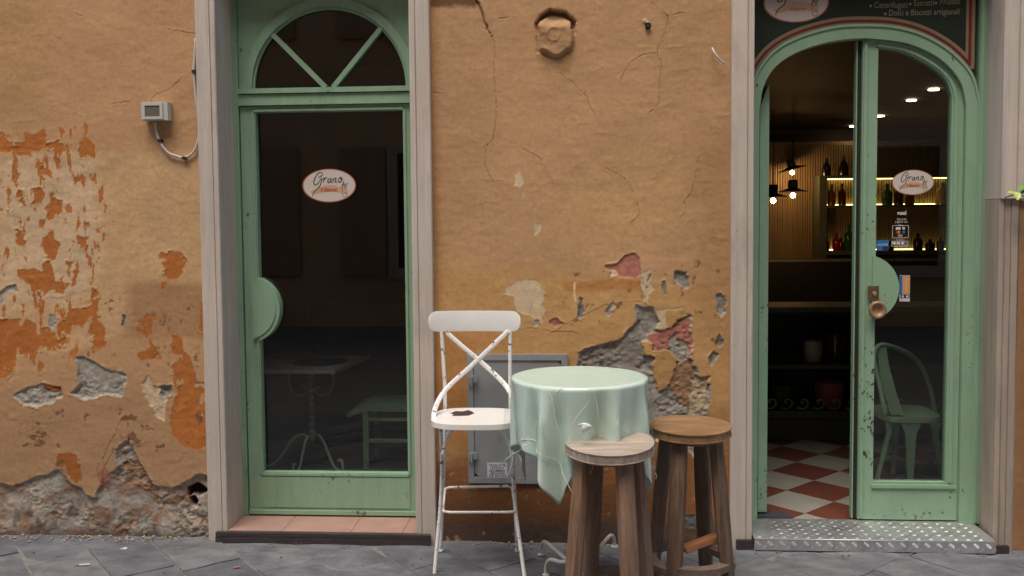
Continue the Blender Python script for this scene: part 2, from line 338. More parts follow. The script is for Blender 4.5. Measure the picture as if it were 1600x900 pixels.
BROWN = np.array([.27, .14, .07]); PALE = np.array([.60, .46, .30]); MUD = np.array([.32, .19, .11]); YEL = np.array([.51, .295, .115])
class Wall:
    def __init__(s, x0, x1, z0, z1, res, seed):
        xs = np.linspace(x0, x1, int((x1-x0)/res)+1); zs = np.linspace(z0, z1, int((z1-z0)/res)+1); s.X, s.Z = np.meshgrid(xs, zs); s.seed = seed
        X, Z = s.X, s.Z; s.C = np.empty(X.shape+(3,)); s.C[:] = TAN
        s.D = .007*fbm(X*2.2, Z*2.2, seed, 3)+.0024*fbm(X*6, Z*7, seed+1, 3)+.0010*fbm(X*22, Z*40, seed+9, 3)-.0015*np.clip(ridged(X*7+vn(X*3, Z*3, seed), Z*10, seed+12, 3)-.62, 0, 1)*3*sstep(.0, .4, fbm(X*3, Z*3, seed+14, 2))
        s.D0 = s.D.copy(); s.w3 = fbm(X*9, Z*9, seed+8, 3)
        s.w1 = fbm(X*22, Z*22, seed+2, 5, .6); s.w2 = fbm(X*22, Z*22, seed+4, 5, .6)
        s.fine = fbm(X*90, Z*90, seed+6, 3); s.mott = fbm(X*3.5, Z*2.2, seed+5, 5, .6)
        s.C *= (1+.13*s.mott)[..., None]
    def mix(s, col, m, var=.12):
        col = np.asarray(col); s.C = s.C*(1-m)[..., None]+(col*(1+var*s.fine+.10*s.w1)[..., None])*m[..., None]
    def region(s, px, col=None, soft=.03, amp=.02, k=1.0, var=.08):
        f = sdf(pxz(px, 0), s.X, s.Z, m=.25)+amp*s.w1; m = sstep(-soft, soft, f)*k
        if col is not None: s.mix(col, m, var)
        return m
    def patch(s, px, col, depth=.0008, flat=None, amp=.012, rough=0., var=.12, rim=0, holes=None, wpx=.0035, rimcol=None):
        f = sdf(pxz(px, 0), s.X+.014*s.w2+.012*s.w3, s.Z+.014*s.w1-.010*s.w3)+amp*(s.w1*1.0+.45*s.fine)
        if holes is not None: f = f-holes*np.maximum(0, fbm(s.X*28, s.Z*16, s.seed+20, 4, .6)-.12)
        m = sstep(-wpx*.5, wpx*.5, f)
        if rim:
            r = sstep(-.009, -.003, f+.003*s.fine)*(1-m)*sstep(-.05, .3, s.w2)*.8; s.mix(rimcol if rimcol is not None else PALE, r*rim, .05); s.D = s.D-.0032*r
        s.mix(col, m, var); t = depth*sstep(0, max(.004, depth*1.1), f)
        if flat is not None: s.D = s.D*(1-m)+(s.D0+flat+.0012*s.w1+.0006*s.fine)*m
        else: s.D = s.D+m*t
        if rough:
            k = m*sstep(0, .012, f); kv = .25+.75*sstep(-.15, .25, fbm(s.X*5, s.Z*6, s.seed+36, 3)); s.D = s.D+k*rough*(1.1*fbm(s.X*6, s.Z*7, s.seed+35, 3)+.8*kv*fbm(s.X*32, s.Z*40, s.seed+30, 4, .7)); v_ = fbm(s.X*60, s.Z*85, s.seed+37, 2); s.D = s.D-k*kv*.0034*v_
            s.C = s.C*(1+(.35*np.clip(-fbm(s.X*45, s.Z*60, s.seed+38, 3, .7), -.4, .6)*k))[..., None]
        return f, m
    def speck(s, px, col, thr=.25, fx=26, fz=14, depth=.0008, soft=.05, sd=0):
        reg = sdf(pxz(px, 0), s.X, s.Z, m=.1); d = fbm(s.X*fx, s.Z*fz, s.seed+40+sd, 5, .62)-thr+np.minimum(0, reg/soft)
        m = sstep(-.02, .02, d)*(reg > -.1); s.mix(col, m); s.D = s.D+depth*m
    def crack(s, px, w_=.0016, depth=.0018, dark=.30):
        P = catmull([Vector((p[0], p[1], 0)) for p in pxz(px, 0)], 4); P = [(p.x, p.y) for p in P]
        d = line_d(P, s.X+.010*s.w2+.003*s.fine, s.Z+.010*s.w1); k = sstep(.1, -.25, s.w2-.35)
        m = (1-sstep(w_*.5, w_*2.0, d))*k; s.D = s.D+depth*m-.0007*sstep(.016, .003, d)*(1-m); s.C = s.C*(1-dark*m)[..., None]
    def build(s, name, y0=0.):
        H, W = s.X.shape; co = np.stack([s.X, y0+s.D, s.Z], -1).reshape(-1, 3)
        me = bpy.data.meshes.new(name); me.vertices.add(H*W); me.vertices.foreach_set('co', co.ravel().astype('f4'))
        i = (np.arange(H-1)[:, None]*W+np.arange(W-1)[None]).ravel(); q = np.stack([i, i+1, i+W+1, i+W], -1).ravel().astype('i4'); n = len(i)
        me.loops.add(n*4); me.loops.foreach_set('vertex_index', q); me.polygons.add(n)
        me.polygons.foreach_set('loop_start', (np.arange(n)*4).astype('i4')); me.polygons.foreach_set('loop_total', np.full(n, 4, 'i4')); me.polygons.foreach_set('use_smooth', np.ones(n, bool))
        at_ = me.attributes.new('layer', 'FLOAT_COLOR', 'POINT'); c = np.ones((H*W, 4), 'f4'); c[:, :3] = np.clip(s.C.reshape(-1, 3), .005, .9); at_.data.foreach_set('color', c.ravel())
        me.update(); me.materials.append(M['wall']); o = bpy.data.objects.new(name, me); COL.objects.link(o); return o
RES = .0045
# ---------------- left wall
L_ = Wall(-3.35, -1.755, -.10, 2.75, RES, 3)
L_.region([(-200, 236), (150, 238), (312, 236), (325, 450), (210, 442), (205, 520), (60, 560), (-200, 560)], (.57, .365, .19), soft=.012, amp=.012, k=.85)
L_.region([(0, 250), (150, 245), (160, 400), (120, 470), (0, 480)], (.62, .46, .30), soft=.05, amp=.05, k=.65)
L_.region([(200, 440), (320, 442), (322, 530), (190, 530)], (.36, .20, .095), soft=.02, k=.6)
L_.region([(-200, 590), (80, 620), (240, 610), (330, 690), (330, 850), (-200, 850)], (.39, .235, .125), soft=.12, amp=.08, k=.75)
L_.region([(-200, -200), (90, -200), (70, 180), (-200, 190)], (.42, .245, .10), soft=.1, amp=.1, k=.4)
oranges = [[(-40, 205), (8, 208), (20, 228), (50, 232), (48, 245), (20, 240), (-40, 240)], [(38, 207), (55, 210), (68, 197), (72, 212), (75, 232), (60, 240), (45, 236), (28, 235), (26, 222), (40, 222)],
 [(92, 198), (101, 205), (98, 230), (97, 255), (88, 258), (86, 232), (76, 230), (76, 225), (88, 220)], [(122, 222), (130, 212), (146, 225), (147, 245), (140, 240), (130, 248), (124, 238)],
 [(21, 238), (29, 250), (29, 285), (24, 290), (20, 262)], [(64, 262), (72, 258), (78, 270), (85, 284), (80, 284), (72, 274), (62, 272)], [(12, 290), (19, 300), (19, 330), (13, 335), (11, 310)],
 [(31, 296), (39, 298), (37, 312), (43, 322), (38, 322), (31, 308)], [(52, 293), (68, 293), (68, 310), (60, 318), (50, 322), (54, 310)],
 [(76, 298), (85, 300), (90, 313), (97, 312), (97, 330), (88, 342), (80, 348), (71, 345), (74, 330), (67, 325), (72, 316), (78, 314)], [(60, 345), (73, 342), (69, 356), (61, 356)],
 [(25, 355), (33, 358), (34, 370), (41, 378), (40, 385), (30, 388), (23, 378)], [(77, 355), (86, 358), (85, 372), (93, 382), (89, 395), (84, 402), (74, 400), (68, 392), (67, 372), (75, 365)],
 [(119, 365), (130, 370), (137, 368), (135, 382), (128, 390), (121, 381), (116, 374)], [(131, 347), (141, 345), (142, 356), (133, 358)],
 [(28, 423), (50, 417), (62, 420), (62, 411), (76, 406), (84, 420), (84, 440), (104, 440), (105, 408), (113, 410), (111, 442), (100, 454), (94, 458), (82, 452), (62, 457), (59, 480), (53, 480), (50, 450), (30, 436)],
 [(-60, 500), (40, 498), (70, 512), (102, 500), (100, 470), (108, 460), (112, 482), (130, 480), (141, 478), (144, 450), (152, 450), (157, 470), (153, 500), (164, 512), (167, 546), (147, 547), (146, 527), (120, 505), (102, 540), (73, 547), (27, 555), (18, 589), (-60, 598)],
 [(246, 395), (262, 392), (284, 394), (293, 405), (287, 418), (277, 430), (272, 437), (262, 434), (256, 425), (251, 412), (258, 408), (247, 400)], [(250, 440), (259, 440), (258, 449), (251, 450)],
 [(311, 475), (318, 470), (320, 522), (309, 512)], [(267, 522), (284, 528), (289, 549), (302, 567), (307, 589), (324, 607), (326, 706), (302, 700), (271, 687), (262, 651), (277, 616), (270, 584), (273, 553), (266, 540)],
 [(88, 709), (124, 706), (127, 750), (115, 757), (100, 735), (86, 735)], [(40, 770), (75, 762), (110, 785), (130, 812), (60, 800), (38, 800)], [(300, 790), (326, 780), (330, 835), (300, 822)]]
for i, p in enumerate(oranges):
    L_.patch(p, ORANGE*(1 if i not in (21, 22, 23) else .8), depth=.0009, amp=.014, var=.16, holes=.12 if i in (16, 20) else .05, rim=.35, rimcol=(.55, .40, .24))
L_.speck([(0, 195), (150, 195), (165, 300), (160, 545), (0, 600)], ORANGE, thr=.31, fx=34, fz=14)
L_.speck([(205, 500), (262, 490), (266, 560), (215, 560)], ORANGE*.95, thr=.16, fx=22, fz=16, sd=3)
L_.speck([(100, 470), (330, 470), (330, 620), (100, 560)], BROWN, thr=.42, fx=30, fz=25, sd=5)
L_.patch([(-60, 462), (0, 458), (12, 446), (24, 443), (26, 452), (12, 455), (2, 474), (-60, 480)], GREY, depth=.004, rough=.003, rim=.5)
L_.patch([(75, 490), (84, 490), (87, 505), (82, 516), (75, 508)], GREY*1.2, depth=.003, rough=.003, amp=.005, rim=.6)
L_.patch([(188, 491), (194, 491), (193, 507), (187, 508)], GREY*.6, depth=.006, amp=.005, rim=.4)
GR = dict(rough=.009, var=.25, rim=.6)
L_.patch([(118, 558), (133, 557), (151, 567), (169, 578), (196, 582), (193, 620), (176, 622), (165, 620), (155, 622), (133, 624), (111, 613), (122, 600), (120, 580)], GREY*1.15, depth=.010, amp=.010, **GR)
L_.patch([(20, 618), (44, 604), (67, 598), (95, 604), (97, 620), (84, 629), (58, 638), (40, 635)], GREY*1.2, depth=.008, amp=.012, **GR)
L_.patch([(64, 598), (92, 603), (92, 612), (70, 610)], ORANGE*.8, depth=-.003, amp=.008)
L_.patch([(218, 600), (233, 584), (240, 602), (262, 607), (260, 633), (258, 662), (249, 653), (231, 629)], PALE*.95, depth=.004, amp=.012, rough=.003)
L_.patch([(250, 602), (271, 604), (269, 620), (254, 622)], GREY*.8, depth=.007, amp=.006, **GR)
fz_, mz_ = L_.patch([(-300, 753), (-60, 750), (0, 753), (18, 760), (44, 749), (71, 742), (87, 731), (95, 735), (112, 757), (124, 760), (138, 776), (151, 778), (164, 740), (178, 727), (178, 700), (202, 684), (222, 727), (240, 756), (267, 760), (289, 751), (307, 740), (345, 745), (345, 900), (-300, 900)], GREY*1.05, depth=.014, amp=.016, rough=.014, var=.25, rim=.4)
q = mz_*sstep(-.1, .25, fbm(L_.X*9, L_.Z*12, 55, 4, .6)); L_.mix(BROWN*1.15, q*.75, .2)
q = mz_*sstep(.05, .3, fbm(L_.X*14, L_.Z*14, 58, 4, .6)); L_.mix(np.array([.42, .34, .27]), q*.7, .2)
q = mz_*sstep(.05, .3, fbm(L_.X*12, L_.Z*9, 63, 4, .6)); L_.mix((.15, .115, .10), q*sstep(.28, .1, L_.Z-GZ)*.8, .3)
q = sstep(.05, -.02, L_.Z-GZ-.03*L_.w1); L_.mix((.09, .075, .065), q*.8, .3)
L_.patch([(150, 735), (165, 730), (172, 745), (160, 760)], PINK*.8, depth=.0, amp=.01)
def hole(Wl, px, d, amp=.006):
    f = sdf(pxz(px, 0), Wl.X, Wl.Z)+amp*Wl.w1; m = sstep(0, .012, f); Wl.D = Wl.D+d*m; Wl.mix((.045, .035, .03), sstep(.0, .008, f), .2)
hole(L_, [(289, 762), (307, 754), (322, 764), (322, 771), (311, 776), (300, 773), (291, 780)], .06); hole(L_, [(292, 779), (303, 775), (309, 783), (306, 794), (298, 792)], .05)
for c in ([(255, 45), (270, 48), (285, 50), (304, 54)], [(118, 20), (124, 24), (130, 26)], [(233, 165), (240, 150), (262, 140), (285, 120)], [(150, 738), (171, 695), (196, 650), (203, 690), (222, 730)],
          [(178, 700), (160, 745), (175, 790), (165, 815)], [(232, 760), (236, 800), (226, 820), (290, 825), (305, 812), (318, 800)], [(95, 735), (130, 790), (150, 820), (170, 832)], [(170, 165), (190, 160), (202, 158)]):
    L_.crack(c)
L_.speck([(30, 640), (330, 640), (330, 740), (30, 740)], BROWN*.75, thr=.40, fx=16, fz=22, sd=9)
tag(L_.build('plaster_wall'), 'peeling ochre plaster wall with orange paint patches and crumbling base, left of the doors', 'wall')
# ---------------- middle wall
Mw = Wall(-.69, .725, -.10, 2.75, RES, 11)
Mw.region([(660, 410), (1000, 430), (1150, 460), (1150, 720), (660, 720)], YEL, soft=.07, amp=.06, k=.8)
Mw.region([(870, 310), (990, 220), (1070, 260), (1060, 350), (960, 400), (880, 380)], (.54, .325, .15), soft=.05, amp=.06, k=.6)
Mw.region([(1085, 220), (1150, 200), (1150, 560), (1090, 520)], (.38, .21, .095), soft=.08, amp=.06, k=.6)
Mw.region([(670, 530), (735, 540), (735, 700), (670, 700)], (.42, .19, .06), soft=.05, amp=.05, k=.8)
Mw.region([(880, 440), (1000, 436), (1005, 456), (960, 452), (880, 458)], (.42, .17, .05), soft=.015, amp=.02, k=.75)
Mw.region([(670, 500), (730, 505), (800, 515), (800, 550), (670, 545)], (.42, .18, .055), soft=.02, amp=.03, k=.5)
Mw.region([(650, 715), (1015, 690), (1160, 670), (1160, 900), (650, 900)], (.22, .085, .03), soft=.07, amp=.06, k=.9)  # dark lower wall: damp stain and the table's shade, both in the colour
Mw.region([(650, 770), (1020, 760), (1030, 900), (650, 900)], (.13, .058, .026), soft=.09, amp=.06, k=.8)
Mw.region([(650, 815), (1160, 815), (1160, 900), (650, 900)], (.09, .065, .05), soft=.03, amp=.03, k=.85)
Mw.region([(1086, 640), (1150, 640), (1150, 800), (1090, 800)], (.33, .155, .06), soft=.05, amp=.04, k=.6)
Mw.region([(672, 0), (684, 0), (688, 500), (676, 700)], (.36, .18, .07), soft=.02, amp=.02, k=.5)
Mw.region([(672, -60), (745, -60), (745, 4), (740, 10), (672, 12)], (.10, .045, .02), soft=.012, amp=.02, k=.85)
PR = dict(rim=.5, rimcol=(.58, .44, .29))
Mw.patch([(791, 445), (811, 438), (839, 437), (853, 454), (852, 467), (845, 476), (853, 487), (845, 500), (839, 508), (831, 498), (808, 489), (802, 464), (789, 460)], PALE, depth=.0015, amp=.010, var=.06, rim=.3)
Mw.patch([(806, 276), (815, 270), (820, 284), (813, 294), (805, 290)], PALE*1.05, depth=.001, amp=.006); Mw.patch([(833, 350), (845, 350), (842, 362), (836, 366)], PALE*.95, depth=.001, amp=.006)
Mw.patch([(814, 300), (818, 300), (817, 312), (815, 312)], PALE*.9, depth=.001, amp=.004)
Mw.patch([(943, 412), (967, 411), (976, 398), (991, 395), (1001, 405), (1001, 427), (995, 441), (980, 434), (969, 432), (958, 432)], PINK, depth=.005, amp=.007, rough=.002, var=.12, **PR)
Mw.patch([(953, 420), (962, 422), (966, 430), (958, 432)], PALE, depth=-.003, amp=.004)
Mw.patch([(857, 500), (870, 495), (883, 508), (866, 508)], PINK*.85, depth=.004, amp=.006, rough=.003, **PR)
Mw.patch([(835, 500), (842, 500), (845, 508), (834, 508)], GREY, depth=.004, amp=.004, rough=.003)
Mw.patch([(905, 465), (912, 467), (910, 497), (902, 495)], GREY*.7, depth=.006, amp=.006, rough=.004, **PR)
Mw.patch([(945, 487), (958, 470), (963, 478), (950, 493)], GREY, depth=.004, amp=.010, rough=.004, **PR)
Mw.patch([(897, 442), (900, 442), (900, 470), (898, 470)], PALE*1.2, depth=.0, amp=.001)
Mw.patch([(1000, 425), (1015, 420), (1020, 450), (1010, 470), (1003, 468), (1002, 445)], PALE*.95, depth=.002, amp=.012, var=.1)
Mw.patch([(1011, 428), (1017, 428), (1016, 441), (1011, 441)], GREY, depth=.005, amp=.004, rough=.003)
Mw.patch([(1053, 420), (1073, 424), (1076, 449), (1064, 449), (1053, 434)], GREY*.85, depth=.008, amp=.006, rough=.007, rim=.7)
Mw.patch([(1034, 438), (1039, 437), (1039, 459), (1034, 458)], GREY*.7, depth=.003, amp=.007, rough=.003, **PR)
Mw.patch([(1117, 460), (1127, 457), (1135, 469), (1134, 486), (1127, 495), (1117, 486)], GREY*.9, depth=.009, amp=.005, rough=.006, **PR)
Mw.patch([(1121, 529), (1127, 523), (1133, 533), (1127, 543), (1120, 539)], GREY*.7, depth=.007, amp=.004, rough=.005, **PR)
Mw.patch([(1108, 557), (1117, 548), (1127, 557), (1119, 566), (1110, 574)], GREY*.85, depth=.007, amp=.005, rough=.006, **PR)
G_ = GREY*.92
Mw.patch([(993, 476), (1019, 478), (1028, 500), (1048, 497), (1079, 490), (1080, 560), (1092, 590), (1110, 600), (1103, 650), (1098, 680), (1100, 722), (1066, 700), (1030, 690), (900, 640), (905, 552), (932, 539), (965, 530), (985, 511), (995, 497)], G_, depth=.013, amp=.012, rough=.013, var=.28, rim=.4)
Mw.patch([(1066, 690), (1098, 690), (1099, 724), (1082, 712)], G_*1.2, depth=.010, amp=.009, rough=.012, var=.35, rim=.8)
Mw.patch([(1017, 524), (1031, 520), (1039, 515), (1053, 512), (1077, 493), (1078, 533), (1080, 552), (1062, 552), (1050, 545), (1042, 544), (1022, 548)], PINK*.95, flat=.007, amp=.010, rough=.002, var=.2, rim=.3)
Mw.patch([(1042, 530), (1056, 518), (1062, 530), (1076, 540), (1077, 556), (1066, 568), (1052, 556)], GREY*1.05, flat=.013, amp=.014, rough=.008, var=.3)
Mw.patch([(1022, 484), (1068, 481), (1068, 489), (1075, 492), (1053, 510), (1043, 514), (1030, 521), (1023, 515), (1030, 500)], PALE*.9, flat=.0015, amp=.006, var=.1)
Mw.patch([(1040, 486), (1068, 484), (1066, 500), (1052, 510), (1043, 512)], YEL*.9, flat=.0, amp=.008, var=.1)
Mw.patch([(1020, 548), (1042, 545), (1057, 559), (1054, 585), (1042, 605), (1028, 606), (1020, 585)], YEL*.85, flat=.003, amp=.008, var=.15, rim=.2)
Mw.patch([(1053, 570), (1081, 560), (1085, 600), (1080, 640), (1066, 636), (1050, 610)], MUD*.85, flat=.009, amp=.014, rough=.003, var=.25)
Mw.patch([(1080, 590), (1111, 588), (1103, 602), (1101, 646), (1078, 646)], PALE*.75, flat=.011, amp=.010, rough=.009, var=.25, rim=.4)
Mw.patch([(1005, 533), (1020, 536), (1019, 556), (1007, 554)], YEL*1.05, flat=.002, amp=.006)
Mw.patch([(1066, 806), (1085, 803), (1112, 815), (1112, 826), (1066, 825)], (.13, .125, .12), depth=.004, amp=.010, rough=.006)
Mw.speck([(880, 430), (1140, 400), (1140, 600), (1010, 500), (880, 520)], BROWN*.9, thr=.42, fx=30, fz=26, sd=2)
Mw.speck([(660, 690), (860, 690), (1000, 690), (1160, 690), (1160, 850), (660, 850)], (.32, .20, .12), thr=.45, fx=24, fz=28, sd=6)
def z3(pts): return [(650+x/2.571, y/2.571) for x, y in pts]
for c in (z3([(238, 0), (262, 45), (275, 90), (305, 150), (318, 200), (312, 260), (320, 370), (322, 450), (315, 520)]), z3([(315, 520), (305, 560), (282, 590), (278, 650), (290, 700), (315, 740)]), z3([(575, 290), (640, 345), (685, 385), (705, 440), (740, 485)]),
          z3([(945, 10), (1005, 60), (1005, 110), (968, 210), (990, 260), (975, 330), (978, 410), (925, 465)]), z3([(968, 210), (870, 240), (820, 325)]), z3([(760, 675), (840, 720), (880, 790), (893, 860), (860, 900)]),
          z3([(1135, 630), (1110, 760), (1080, 810), (1085, 850), (1060, 880)]), z3([(65, 370), (100, 375), (130, 370)]), z3([(315, 70), (350, 72), (395, 66)]), z3([(1005, 60), (1080, 50)]), z3([(430, 600), (500, 640), (550, 740)]),
          [(760, 500), (800, 510), (840, 515), (900, 520)], [(1000, 440), (1004, 470), (1012, 480)], [(826, 490), (832, 470), (838, 450)], [(860, 520), (940, 480), (1000, 470)]):
    Mw.crack(c)
Mw.crack([(745, 2), (752, 20), (758, 38), (768, 56)], w_=.004, depth=.010)
# crumbled crest above the middle of the wall
cp = [(837, 36), (846, 24), (857, 15), (870, 17), (883, 20), (898, 32), (901, 54), (897, 80), (886, 84), (872, 94), (862, 92), (852, 84), (838, 80), (838, 58)]
f = sdf(pxz(cp, 0), Mw.X+.012*Mw.w2, Mw.Z+.012*Mw.w1)+.005*Mw.w1; c0 = pxz([(868, 56)], 0)[0]; R_ = np.hypot(Mw.X-c0[0], (Mw.Z-c0[1])*.9)
up = np.clip((Mw.Z-c0[1])/.11, -1, 1)
face = sstep(.006, .022, f); groove = sstep(-.006, .002, f)*(1-face)
Mw.D += groove*(.004+.040*np.maximum(up+.15*Mw.w3, 0)) - face*(.020-.044*sstep(.35, .95, up+.25*Mw.w3)) + face*(.0060*fbm(Mw.X*13+3, Mw.Z*17, 79, 5, .6)-.0022*np.exp(-((np.hypot(Mw.X-c0[0]+.008, Mw.Z-c0[1]-.006)-.03)/.004)**2)-.000*np.exp(-((R_-.055)/.006)**2))
Mw.mix((.40, .235, .115), face*.8, .1); Mw.mix((.14, .085, .05), groove*(.15+.5*np.maximum(up, 0)), .2); Mw.mix((.16, .12, .10), face*sstep(.55, .9, up+.2*Mw.w2)*.8, .3)
Mw.patch([(892, 33), (897, 33), (898, 47), (892, 47)], (.06, .04, .04), depth=.008, amp=.002)
Mw.region([(840, 84), (870, 96), (897, 84), (890, 112), (850, 112)], (.34, .19, .085), soft=.02, k=.5)
hole(Mw, [(1008, 38), (1016, 37), (1018, 43), (1012, 45)], .05, .001); Mw.patch([(1002, 36), (1008, 30), (1014, 36), (1010, 42)], PALE*.75, depth=-.006, amp=.002); hole(Mw, [(1043, 36), (1046, 38), (1047, 42), (1044, 41)], .02, .001); hole(Mw, [(1109, 70), (1111, 70), (1111, 72), (1109, 72)], .01, 0)
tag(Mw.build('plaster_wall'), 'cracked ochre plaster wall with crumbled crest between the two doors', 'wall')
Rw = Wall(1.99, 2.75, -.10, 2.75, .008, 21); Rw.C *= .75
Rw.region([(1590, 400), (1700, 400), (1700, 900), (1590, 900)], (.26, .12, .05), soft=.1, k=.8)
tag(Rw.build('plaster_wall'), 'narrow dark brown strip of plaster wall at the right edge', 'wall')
# upper facade and its wings (continues the same house)
fac = thing('house_facade', 'tall ochre upper facade of the house above both doors', 'building', (0, .2, 2.7))
bm = BM(); box(bm, -14, -3.34, .0, .24, -.1, 13); box(bm, 2.74, 14, .0, .24, -.1, 13); box(bm, -3.34, 2.74, 0, .24, 2.745, 13); obj('wall', bm, M['stucco'], fac)
# ------------------------------------------------------------------ stone door surrounds
def pilaster(xl, xr, notch, parent, z0=-.05, z1=2.74, m='stone', yf=-.03, chl=.004, chr_=.004, seed=1):
    prof = [(xl, .05), (xl, yf+chl), (xl+chl, yf)]
    for nx in notch: prof += [(nx-.003, yf), (nx, yf+.006), (nx+.003, yf)]
    prof += [(xr-chr_, yf), (xr, yf+chr_), (xr, .24), (xl+.02, .24)]
    bm = BM(); rnd = random.Random(seed); N = 60; rings = []
    for i in range(N+1):
        z = z0+(z1-z0)*i/N; jx = rnd.uniform(-.0004, .0004); jy = rnd.uniform(-.0002, .0002)
        rings.append([bm.verts.new((x+jx*(1 if y < .04 else 0), y+jy*(1 if y < .04 else 0), z)) for x, y in prof])
    n = len(prof)
    for i in range(N):
        for k in range(n): bm.faces.new((rings[i][k], rings[i][(k+1) % n], rings[i+1][(k+1) % n], rings[i+1][k]))
    bm.faces.new(rings[0][::-1]); bm.faces.new(rings[-1])
    return obj('pilaster', bm, M[m], parent)
s1 = thing('stone_door_surround', 'pale travertine surround framing the closed left glass door', 'door surround', (-1.22, 0, GZ))
pilaster(-1.776, -1.68, [-1.706], s1, seed=1)
pilaster(-.764, -.668, [-.735], s1, chl=.004, seed=2)
s2 = thing('stone_door_surround', 'pale travertine surround framing the arched right door', 'door surround', (1.36, 0, GZ))
pilaster(.709, .809, [.781], s2, seed=3)
pilaster(1.905, 2.12, [1.965], s2, z0=1.565, chl=.018, seed=4)
pilaster(1.905, 2.012, [1.925, 1.953], s2, z0=-.045, z1=1.563, yf=-.008, chl=.012, chr_=.03, m='stone_brown', seed=5)
# left doorstep: tiles on a dark slate edge
st = thing('tiled_doorstep', 'pink terracotta tiled doorstep with dark slate edge below the left door', 'doorstep', (-1.22, .1, GZ))
xs = [-1.679, at(441, 828, -.03).x, at(629, 832, -.03).x-.25, at(629, 832, -.03).x, -.765]
for a, b in zip(xs, xs[1:]):
    bm = BM(); box(bm, a+.0012, b-.0012, -.035, .205, -.012, .008); obj('tile', bm, M['terracotta'], st, bevel=.002)
bm = BM(); box(bm, -1.679, -.765, -.03, .2, -.03, .0045); obj('mortar_bed', bm, M['joint'], st)
xl, xr = at(337, 838, -.06).x, at(672, 845, -.06).x
bm = BM(); box(bm, xl, xr, -.062, -.0365, -.012, .0055); obj('slate_edge', bm, M['slate'], st, bevel=.003)
bm = BM(); box(bm, xl, xr, -.066, -.0365, -.06, -.015); obj('slate_edge', bm, M['slate'], st, bevel=.004)
# right doorstep: aluminium tread plate
tp = thing('tread_plate_doorstep', 'silver diamond tread plate doorstep of the open right door', 'doorstep', (1.35, .1, GZ))
px0, px1 = .813, 1.888; ytop = .016
bm = BM(); prismz(bm, [(px0, -.065), (px1, -.065), (px1, -.04), (1.895, -.035), (1.895, .225), (.815, .225)], ytop-.004, ytop); obj('top_plate', bm, M['steel'], tp)
bm = BM(); box(bm, px0, px1, -.068, -.0655, -.038, ytop-.003); obj('front_plate', bm, M['steel'], tp)
bm = BM(); tube(bm, [(px0, -.066, ytop-.001), (px1, -.066, ytop-.001)], .0022, 8); obj('rubbed_edge', bm, M['steel_hi'], tp, smooth=True)
bm = BM()
def bar5(cx, cy, ang, face, n=5, ln=.020, gap=.0062, wd=.0024, hh=.0012):
    ca, sa = math.cos(ang), math.sin(ang)
    for i in range(n):
        o = (i-(n-1)/2)*gap; l = ln*(1-.25*abs(i-(n-1)/2)/((n-1)/2+.01))
        P = [(-l/2, o), (0, o-wd/2), (l/2, o), (0, o+wd/2)]; P = [(cx+x*ca-y*sa, cy+x*sa+y*ca) for x, y in P]
        if face == 'T': b = [bm.verts.new((x, y, ytop)) for x, y in P]; t = bm.verts.new((cx-o*sa, cy+o*ca, ytop+hh))
        else: b = [bm.verts.new((x, -.068, z)) for x, z in P]; t = bm.verts.new((cx-o*sa, -.068-hh, cy+o*ca))
        for k in range(4): bm.faces.new((b[k], b[(k+1) % 4], t))
k = 0; y = -.045
while y < .215:
    x = .84+(k % 2)*.0275
    while x < 1.875:
        if not (x < .92 and y > .0) : bar5(x, y, math.radians(45 if k % 2 else -45), 'T', 3, .024, .0075, .0040, .0014)
        x += .055
    y += .0275; k += 1
x = .83; k = 0
while x < 1.875: bar5(x, -.007, math.radians(48), 'F', 5, .026, .0058, .0034, .0024); bar5(x+.027, -.026, math.radians(-48), 'F', 4, .022, .0058, .0034, .0024); x += .054
obj('tread_pattern', bm, M['steel_mid'], tp, kind='stuff')
bm = BM(); box(bm, .735, .8125, -.05, -.031, -.055, .0); obj('slate_edge', bm, M['slate'], tp, bevel=.003)
bm = BM(); box(bm, 1.8885, 1.955, -.05, -.031, -.055, -.01); obj('slate_edge', bm, M['slate'], tp, bevel=.003)
bm = BM(); prismz(bm, [(.875, .227), (1.058, .227), (1.02, .31), (.875, .31)], .018, .026); tag(obj('slate_shard', bm, M['blue_slate'], bevel=.002), 'dark slate piece lying at the left of the open threshold', 'slate piece')
